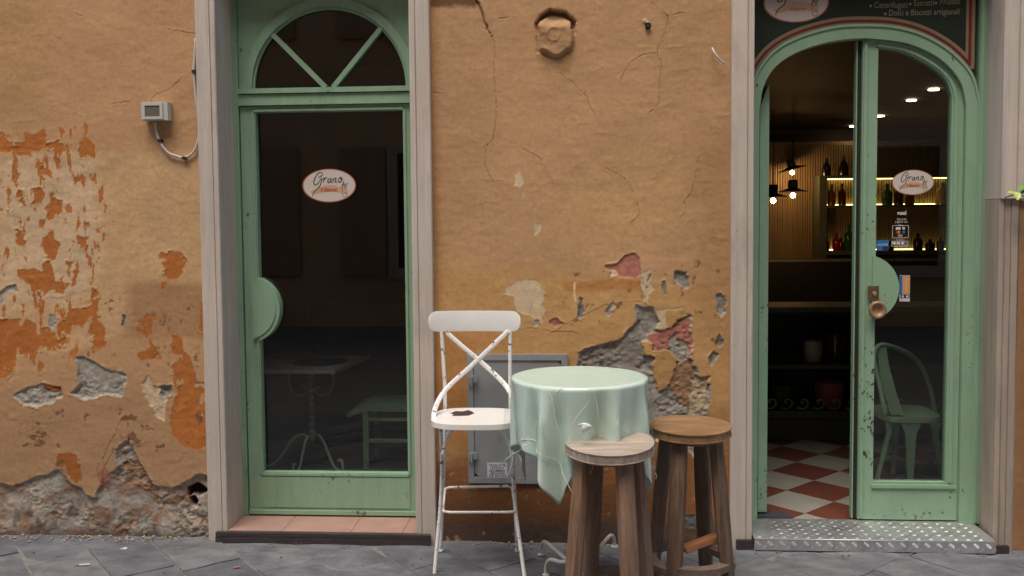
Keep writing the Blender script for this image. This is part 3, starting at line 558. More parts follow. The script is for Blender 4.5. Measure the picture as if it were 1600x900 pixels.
# ------------------------------------------------------------------ street: ground sheet and single slabs
bm = BM(); box(bm, -40, 40, -30, .6, GZ-.3, GZ-.0075); obj('ground', bm, M['joint'], None, kind='structure')
pav = bpy.data.objects.new('pavement', None); COL.objects.link(pav); pav.location = (0, -1, GZ); pav['kind'] = 'structure'
ang = math.radians(-50); ca, sa = math.cos(ang), math.sin(ang); rnd = random.Random(12)
o0 = at(120, 835, Z=GZ); WID = .268
def slab(u0, u1, v0, v1):
    bm = BM(); nu, nv = 5, 4; top = []; tilt = rnd.uniform(-.002, .002), rnd.uniform(-.002, .002); base = rnd.uniform(-.003, .002); sd_ = rnd.random()*50
    for i in range(nu+1):
        row = []
        for j in range(nv+1):
            u, v = u0+(u1-u0)*i/nu, v0+(v1-v0)*j/nv; e = (i in (0, nu)) or (j in (0, nv))
            if e: u += rnd.uniform(-.003, .003); v += rnd.uniform(-.003, .003)
            z = base+tilt[0]*(i/nu-.5)+tilt[1]*(j/nv-.5)+.0035*float(vn(np.array(u*7+sd_), np.array(v*7)))-(.004 if e else 0)
            row.append(bm.verts.new((o0.x+u*ca-v*sa, o0.y+u*sa+v*ca, GZ+z)))
        top.append(row)
    for i in range(nu):
        for j in range(nv): bm.faces.new((top[i][j], top[i+1][j], top[i+1][j+1], top[i][j+1]))
    ring = [top[i][0] for i in range(nu+1)]+[top[nu][j] for j in range(1, nv+1)]+[top[i][nv] for i in range(nu-1, -1, -1)]+[top[0][j] for j in range(nv-1, 0, -1)]
    low = [bm.verts.new((v.co.x, v.co.y, GZ-.03)) for v in ring]
    for i in range(len(ring)): j = (i+1) % len(ring); bm.faces.new((ring[i], low[i], low[j], ring[j]))
    return bm
cnt = 0
for r in range(-16, 26):
    v0 = -r*WID; u = -8+rnd.uniform(0, .4)
    while u < 8:
        ln = rnd.uniform(.36, .6); cx, cy = o0.x+(u+ln/2)*ca-(v0+WID/2)*sa, o0.y+(u+ln/2)*sa+(v0+WID/2)*ca
        if -3.6 < cx < 3.1 and -2.3 < cy < .25:
            bm = slab(u+.004, u+ln-.004, v0+.004, v0+WID-.004)
            bmesh.ops.bisect_plane(bm, geom=bm.verts[:]+bm.edges[:]+bm.faces[:], plane_co=(0, .0, 0), plane_no=(0, 1, 0), clear_outer=True) if cy > -.35 else None
            if len(bm.faces) > 2: obj('paving_slab', bm, M['paving'][rnd.randrange(3)], pav, smooth=2); cnt += 1
            else: bm.free()
        u += ln
# ------------------------------------------------------------------ left glass door with fanlight
YD = .2
d1 = thing('glazed_door', 'closed green glass door with half round fanlight, on the left', 'door', (-1.22, YD, .01))
XL, XR = -1.70, -.74
zT = at(520, 146, YD).z; zT2 = at(520, 157, YD).z
lx0, lx1 = at(382, 500, YD).x, -.772
gx0, gx1 = at(405, 500, YD-.01).x, at(633.5, 500, YD-.01).x
gz0, gz1 = at(520, 739, YD).z, at(520, 174, YD).z
lz0, lz1 = at(520, 804, YD).z, zT2-.022
bm = BM(); box(bm, XL, lx0-.001, YD-.012, YD+.05, .009, 2.74); box(bm, lx1+.001, XR, YD-.012, YD+.05, .009, 2.74); box(bm, lx0, lx1, YD-.0115, YD+.05, zT2-.02, zT); obj('door_frame', bm, M['green'], d1, bevel=.003)
bm = BM(); box(bm, lx0, lx1, YD-.022, YD-.0125, zT+.004, zT+.019); box(bm, lx0, lx1, YD-.018, YD-.0125, zT2-.019, zT2-.010); obj('transom_moulding', bm, M['green'], d1, bevel=.002)
bm = BM(); box(bm, XL+.002, lx0-.010, YD-.017, YD-.0125, .012, 2.73); obj('frame_moulding', bm, M['green'], d1, bevel=.002)
# leaf
bm = BM(); box(bm, lx0+.004, gx0, YD, YD+.045, lz0, lz1-.002); box(bm, gx1, lx1-.004, YD, YD+.045, lz0, lz1); box(bm, gx0, gx1, YD+.0005, YD+.045, gz1, lz1); box(bm, gx0, gx1, YD+.0005, YD+.045, lz0, gz0); obj('leaf', bm, M['green'], d1, bevel=.003)
bt = .011; bm = BM()
for a in ((gx0-bt-.006, gx0-.006, gz0-.004, gz1+.004), (gx1+.003, gx1+.003+bt, gz0-.004, gz1+.004), (gx0-.006, gx1+.003, gz1+.004, gz1+.004+bt), (gx0-.006, gx1+.003, gz0-.004-bt, gz0-.004)): box(bm, a[0], a[1], YD-.007, YD-.0005, a[2], a[3])
obj('glazing_bead', bm, M['green'], d1, bevel=.002)
bm = BM(); box(bm, gx0-bt-.0085, gx0-bt-.0065, YD-.0012, YD-.0004, gz0+.02, gz1); box(bm, gx0-bt-.006, gx1+.01, YD-.0012, YD-.0004, gz1+.0155, gz1+.017); obj('seam_shade', bm, M['dark'], d1, kind='stuff')  # dark strips laid on the leaf as the shade beside the beads
bz0, bz1 = at(520, 793, YD).z, gz0-.02
bm = BM(); box(bm, gx0-.02, gx1+.01, YD-.004, YD-.0005, bz0, bz1); obj('bottom_panel', bm, M['green'], d1, bevel=.0015)
bm = BM(); box(bm, lx0+.004, lx1-.004, YD-.014, YD-.0006, lz0+.002, lz0+.022); obj('weather_bar', bm, M['green_worn'], d1, bevel=.003)
c = at(386, 483, YD); R1 = at(438, 483, YD).x-c.x
def halfdisc(cx, cz, R, x0, n=28):
    a0 = math.acos(max(-1, min(1, (x0-cx)/R))); return [(cx+R*math.cos(a), cz+R*math.sin(a)) for a in [-a0+2*a0*i/n for i in range(n+1)]]
bm = BM(); prism(bm, halfdisc(c.x, c.z, R1, gx0-.004), YD-.012, YD+.05); hp = obj('handle_panel', bm, M['green'], d1, bevel=.003)
bm = BM(); prism(bm, halfdisc(c.x, c.z, R1-.020, gx0-.034), YD-.018, YD-.0125); obj('inner_disc', bm, M['green'], hp, bevel=.002)
bm = BM(); box(bm, gx0-.002, gx1+.002, YD+.038, YD+.044, gz0-.002, gz1+.002); obj('glass_pane', bm, M['glass'], d1)
# fanlight
fc = at(515, 136, YD); Ri, Ro = fc.x-at(394, 136, YD).x, fc.x-at(381, 136, YD).x
def arc(cx, cz, rx, rz, a0, a1, n): return [(cx+rx*math.cos(a0+(a1-a0)*i/n), cz+rz*math.sin(a0+(a1-a0)*i/n)) for i in range(n+1)]
fan = bpy.data.objects.new('fanlight', None); COL.objects.link(fan); fan.parent = d1; fan.location = (0, 0, zT)
A_ = arc(fc.x, fc.z, Ro, Ro, 0, PI, 40); Bq = arc(fc.x, fc.z, Ri, Ri, 0, PI, 40)
bm = BM(); band(bm, A_, Bq, YD-.008, YD+.04); obj('arch_frame', bm, M['green'], fan)
bm = BM(); A2 = arc(fc.x, fc.z, Ri-.001, Ri-.001, 0, PI, 40); B2 = arc(fc.x, fc.z, Ri-.012, Ri-.012, 0, PI, 40); band(bm, A2, B2, YD+.004, YD+.02); obj('arch_bead', bm, M['green'], fan)
bm = BM(); box(bm, lx0, lx1, YD-.010, YD+.04, zT+.0205, fc.z-.001); obj('fanlight_rail', bm, M['green'], fan, bevel=.002)
for tx, ty in ((427, 55), (590, 50)):
    e = at(tx, ty, YD); b0 = at(505 if tx < 500 else 523, 133, YD); v = Vector((e.x-b0.x, e.z-b0.z)); v.normalize(); nn = Vector((-v.y, v.x))*.0115; b0 -= Vector((v.x, 0, v.y))*.015; e += Vector((v.x, 0, v.y))*.028
    P = [(b0.x-nn.x, b0.z-nn.y), (b0.x+nn.x, b0.z+nn.y), (e.x+nn.x, e.z+nn.y), (e.x-nn.x, e.z-nn.y)]
    bm = BM(); prism(bm, P, YD-.003, YD+.03); obj('muntin', bm, M['green'], fan, bevel=.002)
bm = BM(); prism(bm, arc(fc.x, fc.z, Ri+.004, Ri+.004, 0, PI, 40), YD+.0225, YD+.027); obj('glass_pane', bm, M['glass'], fan)
# spandrel panel around the arch
nA = 41; top_path = resample([(lx1, fc.z), (lx1, 2.74), (lx0, 2.74), (lx0, fc.z)], 200)
outer = [(lx1-.001, fc.z)]; 
ring = []
for p in arc(fc.x, fc.z, Ro-.004, Ro-.004, 0, PI, 40):
    d = Vector((p[0]-fc.x, p[1]-fc.z)); 
    sx = ((lx1-.001-fc.x)/d.x if d.x > 1e-6 else (lx0+.001-fc.x)/d.x if d.x < -1e-6 else 1e9); sz = (2.74-fc.z)/d.y if d.y > 1e-6 else 1e9; k = max(1.0, min(sx, sz)); ring.append((fc.x+d.x*k, fc.z+d.y*k))
bm = BM(); band(bm, ring, arc(fc.x, fc.z, Ro-.004, Ro-.004, 0, PI, 40), YD+.006, YD+.04); obj('spandrel_panel', bm, M['green'], d1)
def logo(cx, cz, w_, Y, parent, name='oval_sticker', word=True):
    k = w_/2; yb = Y
    e = lambda r, n=48: [(cx+k*r*math.cos(2*PI*i/n), cz+k*.615*(r if r == 1 else (r*1.0-.012))*math.sin(2*PI*i/n)) for i in range(n)]
    bm = BM(); prism(bm, e(1), yb-.0010, yb); root = obj(name, bm, M['logo_red'], parent)
    bm = BM(); prism(bm, e(.955), yb-.0016, yb-.0009); obj('ground', bm, M['logo_bg'], root)
    S = lambda u, v: Vector((cx+(u-615)/475*k, yb-.0020, cz-(v-450)/475*k))
    ink = BM()
    strokes = [[(505, 262), (500, 235), (480, 218), (445, 222), (400, 262), (360, 330), (345, 390), (355, 430), (385, 435), (425, 402), (460, 350), (480, 325)], [(480, 325), (478, 370), (462, 430), (440, 475), (400, 510), (355, 550), (325, 600), (322, 635)], [(430, 290), (445, 305), (472, 297), (490, 268), (503, 258)],
        [(480, 352), (505, 330), (530, 325), (520, 365), (508, 400)], [(516, 380), (540, 335), (565, 312), (585, 320)], [(650, 332), (622, 328), (598, 352), (592, 385), (608, 400), (635, 375), (655, 328), (645, 380), (655, 400), (672, 388)],
        [(692, 325), (688, 360), (676, 400)], [(684, 370), (708, 332), (732, 322), (736, 345), (726, 385), (740, 398), (758, 380)], [(822, 310), (796, 322), (782, 355), (788, 390), (812, 392), (836, 360), (838, 322), (820, 306), (815, 330), (840, 345), (868, 335)]]
    for s_ in strokes:
        P = catmull([S(*p) for p in s_], 5); n = len(P)
        tube(ink, P, [k*.017*(.7+.6*math.sin(PI*i/(n-1))) for i in range(n)], 5, flat=(0, 1, 0))
    P = catmull([S(*p) for p in [(872, 380), (862, 430), (850, 500), (846, 600), (875, 652), (918, 635), (930, 595), (905, 572), (888, 600)]], 5); tube(ink, P, k*.009, 5, flat=(0, 1, 0))
    for u, v, a in ((872, 398, 100), (850, 438, 115), (926, 425, 30), (905, 462, 25), (842, 482, 110), (902, 497, 15), (882, 440, 60)):
        a = math.radians(a); o_ = S(u, v); tube(ink, [o_+Vector((math.cos(a), 0, math.sin(a)))*k*t for t in (-.055, -.02, .02, .055)], [k*.004, k*.020, k*.018, k*.002], 5, flat=(0, 1, 0))
    obj('script_lettering', ink, M['logo_ink'], root)
    rb = BM(); U = [410+(850-410)*i/16 for i in range(17)]; top = [(S(u, 482-18*math.sin(PI*(u-410)/440)+18*0)) for u in U]; bot = [S(u, 582-28*math.sin(PI*(u-410)/440)) for u in U]
    band(rb, [(p.x, p.z) for p in top], [(p.x, p.z) for p in bot], yb-.0021, yb-.0017)
    band(rb, [(S(285, 545).x, S(285, 545).z), (S(415, 510).x, S(415, 510).z)], [(S(325, 600).x, S(325, 600).z), (S(420, 590).x, S(420, 590).z)], yb-.0019, yb-.0017)
    band(rb, [(S(845, 495).x, S(845, 495).z), (S(945, 530).x, S(945, 530).z)], [(S(845, 590).x, S(845, 590).z), (S(925, 600).x, S(925, 600).z)], yb-.0019, yb-.0017)
    obj('ribbon', rb, M['logo_ribbon'], root)
    if word:
        p = S(612, 552); text('il Bistrot', p.x, p.z, yb-.0026, width=k*290/475, height=k*.19, m=M['logo_word'], parent=root, align='CENTER', weight=.03)
    p = S(625, 450); bm = BM(); box(bm, p.x-k*.27, p.x+k*.27, yb-.0022, yb-.0016, p.z-k*.012, p.z+k*.012); obj('small_print_line', bm, M['logo_ribbon'], root)
    return root
def oval(px, py, wpx, Y, parent, **kw):
    a, b = at(px-wpx/2, py, Y), at(px+wpx/2, py, Y); return logo((a.x+b.x)/2, (a.z+b.z)/2, b.x-a.x, Y, parent, **kw)
tag(oval(514.5, 290, 84, YD+.017, None), 'oval white bistro sticker on the glass of the left door', 'sticker')
# ------------------------------------------------------------------ right arched door
d2 = thing('arched_door', 'half open green arched glass door with one leaf closed, on the right', 'door', (1.36, YD, .02))
inner_px = [(1186, 175), (1190, 145), (1198, 123), (1212, 104), (1235, 87), (1265, 74), (1300, 65), (1340, 60.5), (1385, 63), (1422, 70), (1458, 86), (1485, 108), (1502, 134), (1508.5, 165)]
outer_px = [(1172, 150), (1179.5, 117), (1187, 103), (1202, 84), (1225, 67), (1260, 52), (1305, 41), (1350, 38.5), (1395, 41), (1435, 51), (1472, 70), (1499, 92), (1520, 120), (1530, 160)]
def smooth_path(px, Y, n, zlo, xl, xr):
    P = [Vector((a, b, 0)) for a, b in pxz(px, Y)]; Q = resample(catmull(P, 8), n-2); Q = [(p.x, p.y) for p in Q]
    return [(Q[0][0], zlo)]+Q+[(Q[-1][0], zlo)]
NP = 64; zb = .017
Pin = smooth_path(inner_px, YD, NP, zb, 0, 0); Pout = smooth_path(outer_px, YD, NP, zb, 0, 0)
xin_r = at(1500, 600, YD).x; 
bm = BM(); band(bm, Pout, Pin, YD-.012, YD+.06); fr = obj('door_frame', bm, M['green_worn'], d2)
arcin = Pin[1:-1]; arcout = Pout[1:-1]
bm = BM(); band(bm, offset(Pout, .0)[0:], offset(Pout, -.012), YD-.018, YD-.0125); obj('frame_moulding', bm, M['green'], d2)
# outer green stile at the right, running up beside the sign
bm = BM(); box(bm, at(1523, 400, YD).x, 1.93, YD-.016, YD+.05, .017, 2.74); obj('outer_stile', bm, M['green'], d2, bevel=.004)
bm = BM(); box(bm, at(1527, 400, YD-.02).x, at(1532, 400, YD-.02).x, YD-.024, YD-.0165, .02, 2.73); obj('outer_stile_bead', bm, M['green'], d2, bevel=.003)
# right leaf
lf = bpy.data.objects.new('door_leaf', None); COL.objects.link(lf); lf.parent = d2; lf.location = (0, 0, 0)
YL = YD+.012
top_i = [p for p in arcin if p[0] > at(1341, 62, YD).x]
glass_px = [(1369, 75), (1388, 77), (1412, 82), (1440, 95), (1464, 110), (1480, 127), (1487.5, 150)]
Gp = resample(catmull([Vector((a, b, 0)) for a, b in pxz(glass_px, YL)], 8), 40); Gp = [(p.x, p.y) for p in Gp]
zgb = at(1420, 753, YL).z; Gpath = Gp+[(Gp[-1][0]-.002, zgb)]
sx0, sx1 = at(1343.5, 500, YL).x, at(1367, 500, YL).x
Opath = resample([Vector((a, b, 0)) for a, b in [(sx1, top_i[0][1]-.002)]+[p for p in top_i if p[0] > sx1+.01]], 40); Opath = [(p.x-.002, p.y-.001) for p in Opath]+[(top_i[-1][0]-.002, zgb)]
bm = BM(); band(bm, Opath, Gpath, YL, YL+.045); obj('arched_rail', bm, M['green_worn'], lf)
bm = BM(); o1 = [(a*.5+b[0]*.5, c_*.5+b[1]*.5) for (a, c_), b in zip(Opath, Gpath)]; o2 = [(a*.2+b[0]*.8, c_*.2+b[1]*.8) for (a, c_), b in zip(Opath, Gpath)]; band(bm, o1, o2, YL-.006, YL-.0005); obj('glazing_bead', bm, M['green'], lf)
zr0 = at(1420, 812, YL).z
bm = BM(); box(bm, sx0, sx1, YL, YL+.045, zr0, Opath[0][1]-.0005); obj('stile', bm, M['green_worn'], lf, bevel=.003)
bm = BM(); box(bm, sx0+.006, sx0+.020, YL-.008, YL-.0005, zr0+.01, Opath[0][1]-.01); obj('stile_bead', bm, M['green_worn'], lf, bevel=.003)
bm = BM(); box(bm, sx0-.020, sx0-.001, YL+.02, YL+.05, zr0, Opath[0][1]-.004); obj('closing_edge', bm, M['dark'], lf, bevel=.002)
bm = BM(); box(bm, sx0-.026, sx0-.0205, YL+.012, YL+.05, zr0, Opath[0][1]-.006); obj('closing_bead', bm, M['green_worn'], lf)
bm = BM(); box(bm, sx1, Opath[-1][0], YL, YL+.045, zr0, zgb); obj('bottom_rail', bm, M['green_worn'], lf, bevel=.003)
bm = BM(); box(bm, sx1-.01, Opath[-1][0]-.012, YL-.010, YL-.0005, zgb-.028, zgb-.012); obj('rail_moulding', bm, M['green_worn'], lf, bevel=.003)
bm = BM(); prism(bm, [(sx1-.003, zgb-.004)]+[(sx1-.003, Gp[0][1])]+[(a+.003, b+.003) for a, b in Gp[1:]]+[(Gp[-1][0]+.002, zgb-.004)], YL+.020, YL+.025); obj('glass_pane', bm, M['glass'], lf)
c = at(1351, 450, YL); R2 = at(1404, 450, YL).x-c.x
bm = BM(); prism(bm, halfdisc(c.x, c.z, R2, sx1-.016), YL-.010, YL+.05); hp2 = obj('handle_panel', bm, M['green_worn'], lf, bevel=.003)
k0 = at(1365, 458, YL-.012); 
bm = BM(); box(bm, k0.x-.027, k0.x+.024, YL-.0135, YL-.0105, k0.z-.032, k0.z+.034); lk = obj('lock_plate', bm, M['brass'], d2, bevel=.002)
bm = BM(); lathe(bm, [(.0, -.012), (.008, -.012), (.009, -.004), (.009, 0)], (k0.x+.002, YL-.0137, k0.z), 12, 'Y'); box(bm, k0.x+.0, k0.x+.004, YL-.028, YL-.0257, k0.z-.012, k0.z+.002); obj('keyhole', bm, M['steel'], lk)
kn = at(1370, 484, YL-.03)
bm = BM(); lathe(bm, [(.0, -.026), (.014, -.027), (.022, -.032), (.030, -.040), (.036, -.042), (.041, -.038), (.043, -.030), (.040, -.02), (.030, -.012), (.02, 0)], (kn.x, YL-.010, kn.z), 28, 'Y'); obj('knob', bm, M['knob'], d2, smooth=True)
# left leaf folded inwards, seen on its edge, and the jamb
jx = at(1189, 500, YD).x; lx = at(1202, 500, YD+.03).x
bm = BM(); prism(bm, [(jx+.002, at(1190, 806, YD).z), (lx, at(1200, 803, YD+.03).z), (lx, at(1202, 128, YD).z), (lx-.013, at(1198, 136, YD).z), (jx+.002, at(1190, 165, YD).z)], YD+.061, YD+.50)
obj('open_leaf', bm, M['green_worn'], d2, bevel=.003)
# sign board above the arch
sg = thing('sign_board', 'dark green shop board with red and tan border above the arched door', 'sign', (1.36, YD, 2.3))
YS = YD-.004
arcS = [p for p in arcout if .80 < p[0] < 1.92]
xr_in = at(1510, 60, YS).x; xrr = at(1523, 60, YS).x
board = [(max(.80, arcS[0][0]), 2.74)]+[(p[0], p[1]) for p in offset(arcS, .002)]+[(xrr, arcS[-1][1]), (xrr, 2.74)]
pb = [(.80, 2.74), (.80, arcS[0][1])]+[(p[0], p[1]) for p in arcS if p[0] < xrr]+[(xrr, 2.2), (xrr, 2.74)]
bm = BM(); prism(bm, [(x, max(z, 0)) for x, z in pb if True], YS, YS+.010); obj('board', bm, M['sign_green'], sg)
def lineband(P, d0, d1_, y): 
    bm = BM(); band(bm, offset(P, d0), offset(P, d1_), y, y+.001); return bm
arcT = [p for p in arcout if p[0] < at(1512, 110, YS).x]
sgn = 1 if offset(arcT, .02)[len(arcT)//2][1] > arcT[len(arcT)//2][1] else -1
obj('tan_border', lineband(arcT, sgn*.002, sgn*.037, YS-.0015), M['tan'], sg); obj('red_border', lineband(arcT, sgn*.011, sgn*.022, YS-.003), M['red'], sg)
bm = BM(); za = at(1515, 95, YS).z; box(bm, at(1509, 60, YS).x, xrr, YS-.0014, YS-.0006, at(1515, 108, YS).z, 2.72); obj('tan_border', bm, M['tan'], sg)
bm = BM(); box(bm, at(1513, 60, YS).x, at(1517.5, 60, YS).x, YS-.0032, YS-.002, za-.02, 2.72); obj('red_border', bm, M['red'], sg)
slope = math.atan2(at(1497, 20, YS).z-at(1367, 14, YS).z, at(1497, 20, YS).x-at(1367, 14, YS).x)*0+math.radians(.6)
def line_text(body, px0, px1, py, hpx):
    a, b = at(px0, py, YS), at(px1, py, YS); text(body, a.x, a.z, YS-.004, width=(b.x-a.x), height=hpx/322/.70*1.0, m=M['letter'], parent=sg)
line_text('Centrifugati', 1365, 1417, 13, 9); line_text('Estratti', 1427, 1458, 9.5, 9); line_text('Frullati', 1468, 1498, 7.5, 9); line_text('Dolci e Biscotti artigianali', 1388, 1498, 25, 9)
for px_, py_ in ((1360, 9.5), (1422, 6.5), (1462, 5), (1383, 22)):
    p = at(px_, py_, YS); bm = BM(); lathe(bm, [(0, -.004), (.0058, -.004), (.0058, -.003)], (p.x, YS, p.z), 12, 'Y'); obj('bullet', bm, M['letter'], sg)
p = at(1244, 3, YS); lg = oval(1244, 4, 103, YS-.001, sg, name='oval_logo', word=False)
pa = at(1246, 17, YS); text('il Bistrot', pa.x, pa.z-.0, YS-.0045, width=.07, height=.024, m=M['logo_word'], parent=lg, align='CENTER')
# stickers on the leaf glass
YG = YL+.019
tag(oval(1426.5, 285, 66, YG, None), 'oval white bistro sticker high on the glass of the right door', 'sticker')
def quad(bm, px0, py0, px1, py1, Y, t=.0005):
    a, b = at(px0, py1, Y), at(px1, py0, Y); box(bm, a.x, b.x, Y-t, Y, a.z, b.z)
def frame_(bm, px0, py0, px1, py1, Y, w_=.0022):
    a, b = at(px0, py1, Y), at(px1, py0, Y)
    for q in ((a.x, b.x, a.z, a.z+w_), (a.x, b.x, b.z-w_, b.z), (a.x, a.x+w_, a.z+w_, b.z-w_), (b.x-w_, b.x, a.z+w_, b.z-w_)): box(bm, q[0], q[1], Y-.0005, Y, q[2], q[3])
p = at(1409, 365, YG); pay = thing('payment_sticker', 'white printed payment notice with card symbols on the right door glass', 'sticker', (p.x, YG, p.z))
def gt(body, px0, px1, py, hpx, m='w_print', parent=pay, weight=.0, Y=YG-.0002):
    a, b = at(px0, py, Y), at(px1, py, Y); return text(body, a.x, a.z, Y, width=b.x-a.x, height=hpx/318/.7, m=M[m], parent=parent, weight=weight)
gt('nexi', 1402, 1416, 335.5, 6, weight=.03); gt('Qui puoi', 1401, 1416, 344, 3.6); gt('pagare con', 1398.5, 1418, 348, 3.2)
bm = BM(); frame_(bm, 1394, 352, 1420, 372, YG); frame_(bm, 1393, 376.5, 1419, 385, YG); obj('outline', bm, M['w_print'], pay)
for (a, b, c_, d, m_) in ((1399.5, 355, 1407, 359, 'w_print'), (1410, 355, 1414, 358.5, 'w_print'), (1400, 361, 1403, 364.5, 'redp'), (1403, 361, 1406, 364.5, 'orange'), (1410, 361, 1414, 364.5, 'blue'), (1403, 366, 1410, 370, 'letter'), (1394.5, 378, 1400, 382, 'w_print'), (1401, 378, 1406.5, 382, 'w_print'), (1408, 378, 1412.5, 382, 'w_print'), (1414, 378, 1418, 382, 'blue')):
    bm = BM(); quad(bm, a, b, c_, d, YG-.0003); obj('card_symbol', bm, M[m_], pay)
gt('Più', 1404, 1411, 353.5, 2.6); gt('Contactless', 1400, 1413, 375.8, 2.2)
bs = thing('blue_sticker', 'small blue sticker beside the handle disc on the right door glass', 'sticker', (at(1379, 383, YG).x, YG, at(1379, 383, YG).z))
bm = BM(); quad(bm, 1369.5, 375, 1388.5, 391, YG); obj('sheet', bm, M['blue'], bs); bm = BM(); quad(bm, 1379, 385, 1388.3, 391, YG-.0006); obj('band', bm, M['navy'], bs)
gt('SHOP DOORS', 1371, 1387.5, 384, 3.2, parent=bs, Y=YG-.0013, weight=.02)
ob = thing('orange_sticker', 'tall orange and blue sticker right of the door knob', 'sticker', (at(1413, 450, YG).x, YG, at(1413, 450, YG).z))
bm = BM(); quad(bm, 1405, 430, 1422, 471, YG); obj('sheet', bm, M['w_print'], ob); bm = BM(); quad(bm, 1405.3, 430.5, 1421.7, 460, YG-.0006); obj('band', bm, M['blue'], ob)
a0_, a1_ = at(1409.5, 459.8, YG), at(1421.5, 431, YG); bm = BM(); box(bm, a0_.x, a1_.x, YG-.0016, YG-.0012, a0_.z, a1_.z); obj('panel', bm, M['orange'], ob)
bm = BM(); quad(bm, 1407, 460.5, 1421, 466, YG-.0006); obj('strip', bm, M['navy'], ob)
for px_ in (1410.5, 1417.5):
    p = at(px_, 463.2, YG); bm = BM(); lathe(bm, [(0, -.0016), (.006, -.0016), (.006, -.001)], (p.x, YG, p.z), 14, 'Y'); obj('emblem', bm, M['w_print'], ob)
bm = BM()
for i in range(7): p = at(1415.5, 436+i*3, YG); box(bm, p.x-.0035, p.x+.0035, YG-.0022, YG-.0018, p.z-.002, p.z+.002)
obj('lettering', bm, M['w_print'], ob)
# ------------------------------------------------------------------ wall fittings
YB = -.05
a, b = at(221, 188, YB), at(254, 159, YB); bx = thing('junction_box', 'grey plastic sensor box with a small window on the left wall', 'junction box', ((a.x+b.x)/2, 0, a.z))
bm = BM(); box(bm, a.x, b.x+.022, -.048, -.001, a.z, b.z); obj('housing', bm, M['box_grey'], bx, bevel=.006)
bm = BM(); band(bm, [(a.x+.004, a.z+.004), (b.x-.0, a.z+.004), (b.x-.0, b.z-.004), (a.x+.004, b.z-.004)], [(a.x+.018, a.z+.017), (b.x-.014, a.z+.017), (b.x-.014, b.z-.017), (a.x+.018, b.z-.017)], -.054, -.0485, closed=True); obj('bezel', bm, M['box_grey'], bx, bevel=.001)
bm = BM(); box(bm, a.x+.0185, b.x-.0145, -.051, -.0485, a.z+.0175, b.z-.0175); obj('window', bm, M['lens'], bx)
cp_ = [(243, 189), (244, 204), (250, 222), (262, 238), (276, 244), (288, 246), (300, 240), (308, 226), (311, 205), (309, 175), (306, 150), (303, 115), (304, 90), (306, 60)]
P = []
for i, (x, y) in enumerate(cp_): P.append(at(x, y, -.012 if 0 < i < 12 else -.008))
bm = BM(); tube(bm, catmull(P, 6), .0062, 8); cb = obj('cable', bm, M['cable'], smooth=True); tag(cb, 'off white cable looping from the sensor box up the pilaster', 'cable')
for x, y in ((250, 220), (288, 247), (303.5, 112)):
    p = at(x, y, -.016); bm = BM(); box(bm, p.x-.010, p.x+.008, -.022, .002, p.z-.006, p.z+.008); obj('clip', bm, M['dark'], cb, bevel=.002)
p = [at(1113, 75, -.01), at(1116, 82, -.03), at(1122, 90, -.035), at(1133, 100, -.03)]
bm = BM(); tube(bm, catmull(p, 5), .0045, 6); tag(obj('cable_stub', bm, M['cable'], smooth=True), 'short white cable end sticking out of the wall by the pilaster', 'cable')
p = at(1012, 41, 0); bm = BM(); lathe(bm, [(.013, -.016), (.013, .04), (.009, .04), (.009, -.016), (.013, -.016)], (p.x, 0, p.z), 16, 'Y'); tag(obj('pipe_stub', bm, M['dark'], smooth=2), 'dark pipe end in a broken hole high in the middle wall', 'pipe')
# grey cabinet
cb = thing('meter_cabinet', 'grey metal utility cabinet set low in the wall behind the white chair', 'cabinet', (at(808, 755, 0).x, 0, at(808, 755, 0).z))
ax, bx_, az, bz_ = at(731, 650, -.01).x, at(887, 650, -.01).x, at(808, 755, -.01).z, at(808, 553.5, -.01).z; fw = .028
bm = BM(); band(bm, [(ax, az), (bx_, az), (bx_, bz_), (ax, bz_)], [(ax+fw, az+fw), (bx_-fw, az+fw), (bx_-fw, bz_-fw), (ax+fw, bz_-fw)], -.016, .01, closed=True); obj('frame', bm, M['grey_metal'], cb, bevel=.002)
ch = .02; dx0, dx1, dz0, dz1 = ax+fw+.002, bx_-fw-.002, az+fw+.002, bz_-fw-.002
bm = BM(); prism(bm, [(dx0+ch, dz0), (dx1-ch, dz0), (dx1, dz0+ch), (dx1, dz1-ch), (dx1-ch, dz1), (dx0+ch, dz1), (dx0, dz1-ch), (dx0, dz0+ch)], -.010, .008); obj('door', bm, M['grey_metal'], cb, bevel=.001)
bm = BM(); box(bm, dx0-.002, dx1+.002, .003, .009, dz0-.002, dz1+.002); obj('backing', bm, M['dark'], cb)
for py in (592, 712):
    p = at(738, py, -.02); bm = BM(); box(bm, p.x-.012, p.x+.024, -.026, -.0165, p.z-.016, p.z+.016); box(bm, p.x-.018, p.x-.0125, -.026, -.0165, p.z-.032, p.z+.008); tube(bm, [(p.x-.002, -.03, p.z-.03), (p.x-.002, -.03, p.z+.012)], .006, 8); obj('hinge', bm, M['grey_metal'], cb, bevel=.001)
sk = thing('notice_sticker', 'small white removals notice with blue lettering on the grey cabinet', 'sticker', (at(776, 745, -.01).x, -.011, at(776, 745, -.01).z))
YC = -.0107
bm = BM(); quad(bm, 761.5, 723, 792, 746, YC); obj('sheet', bm, M['w_print'], sk)
for body, x0, x1, y, h in (('TRASLOCHI', 763.5, 790, 729, 4.2), ('TRASPORTI', 766, 787, 732.6, 2.4), ('SGOMBERI', 764, 789, 737, 3.2), ('SERVIZIO', 766, 788, 740.4, 2.4), ('338 2501353', 763.5, 790, 745, 3.8)):
    gt(body, x0, x1, y, h, m='navy', parent=sk, Y=YC-.0010, weight=.015)
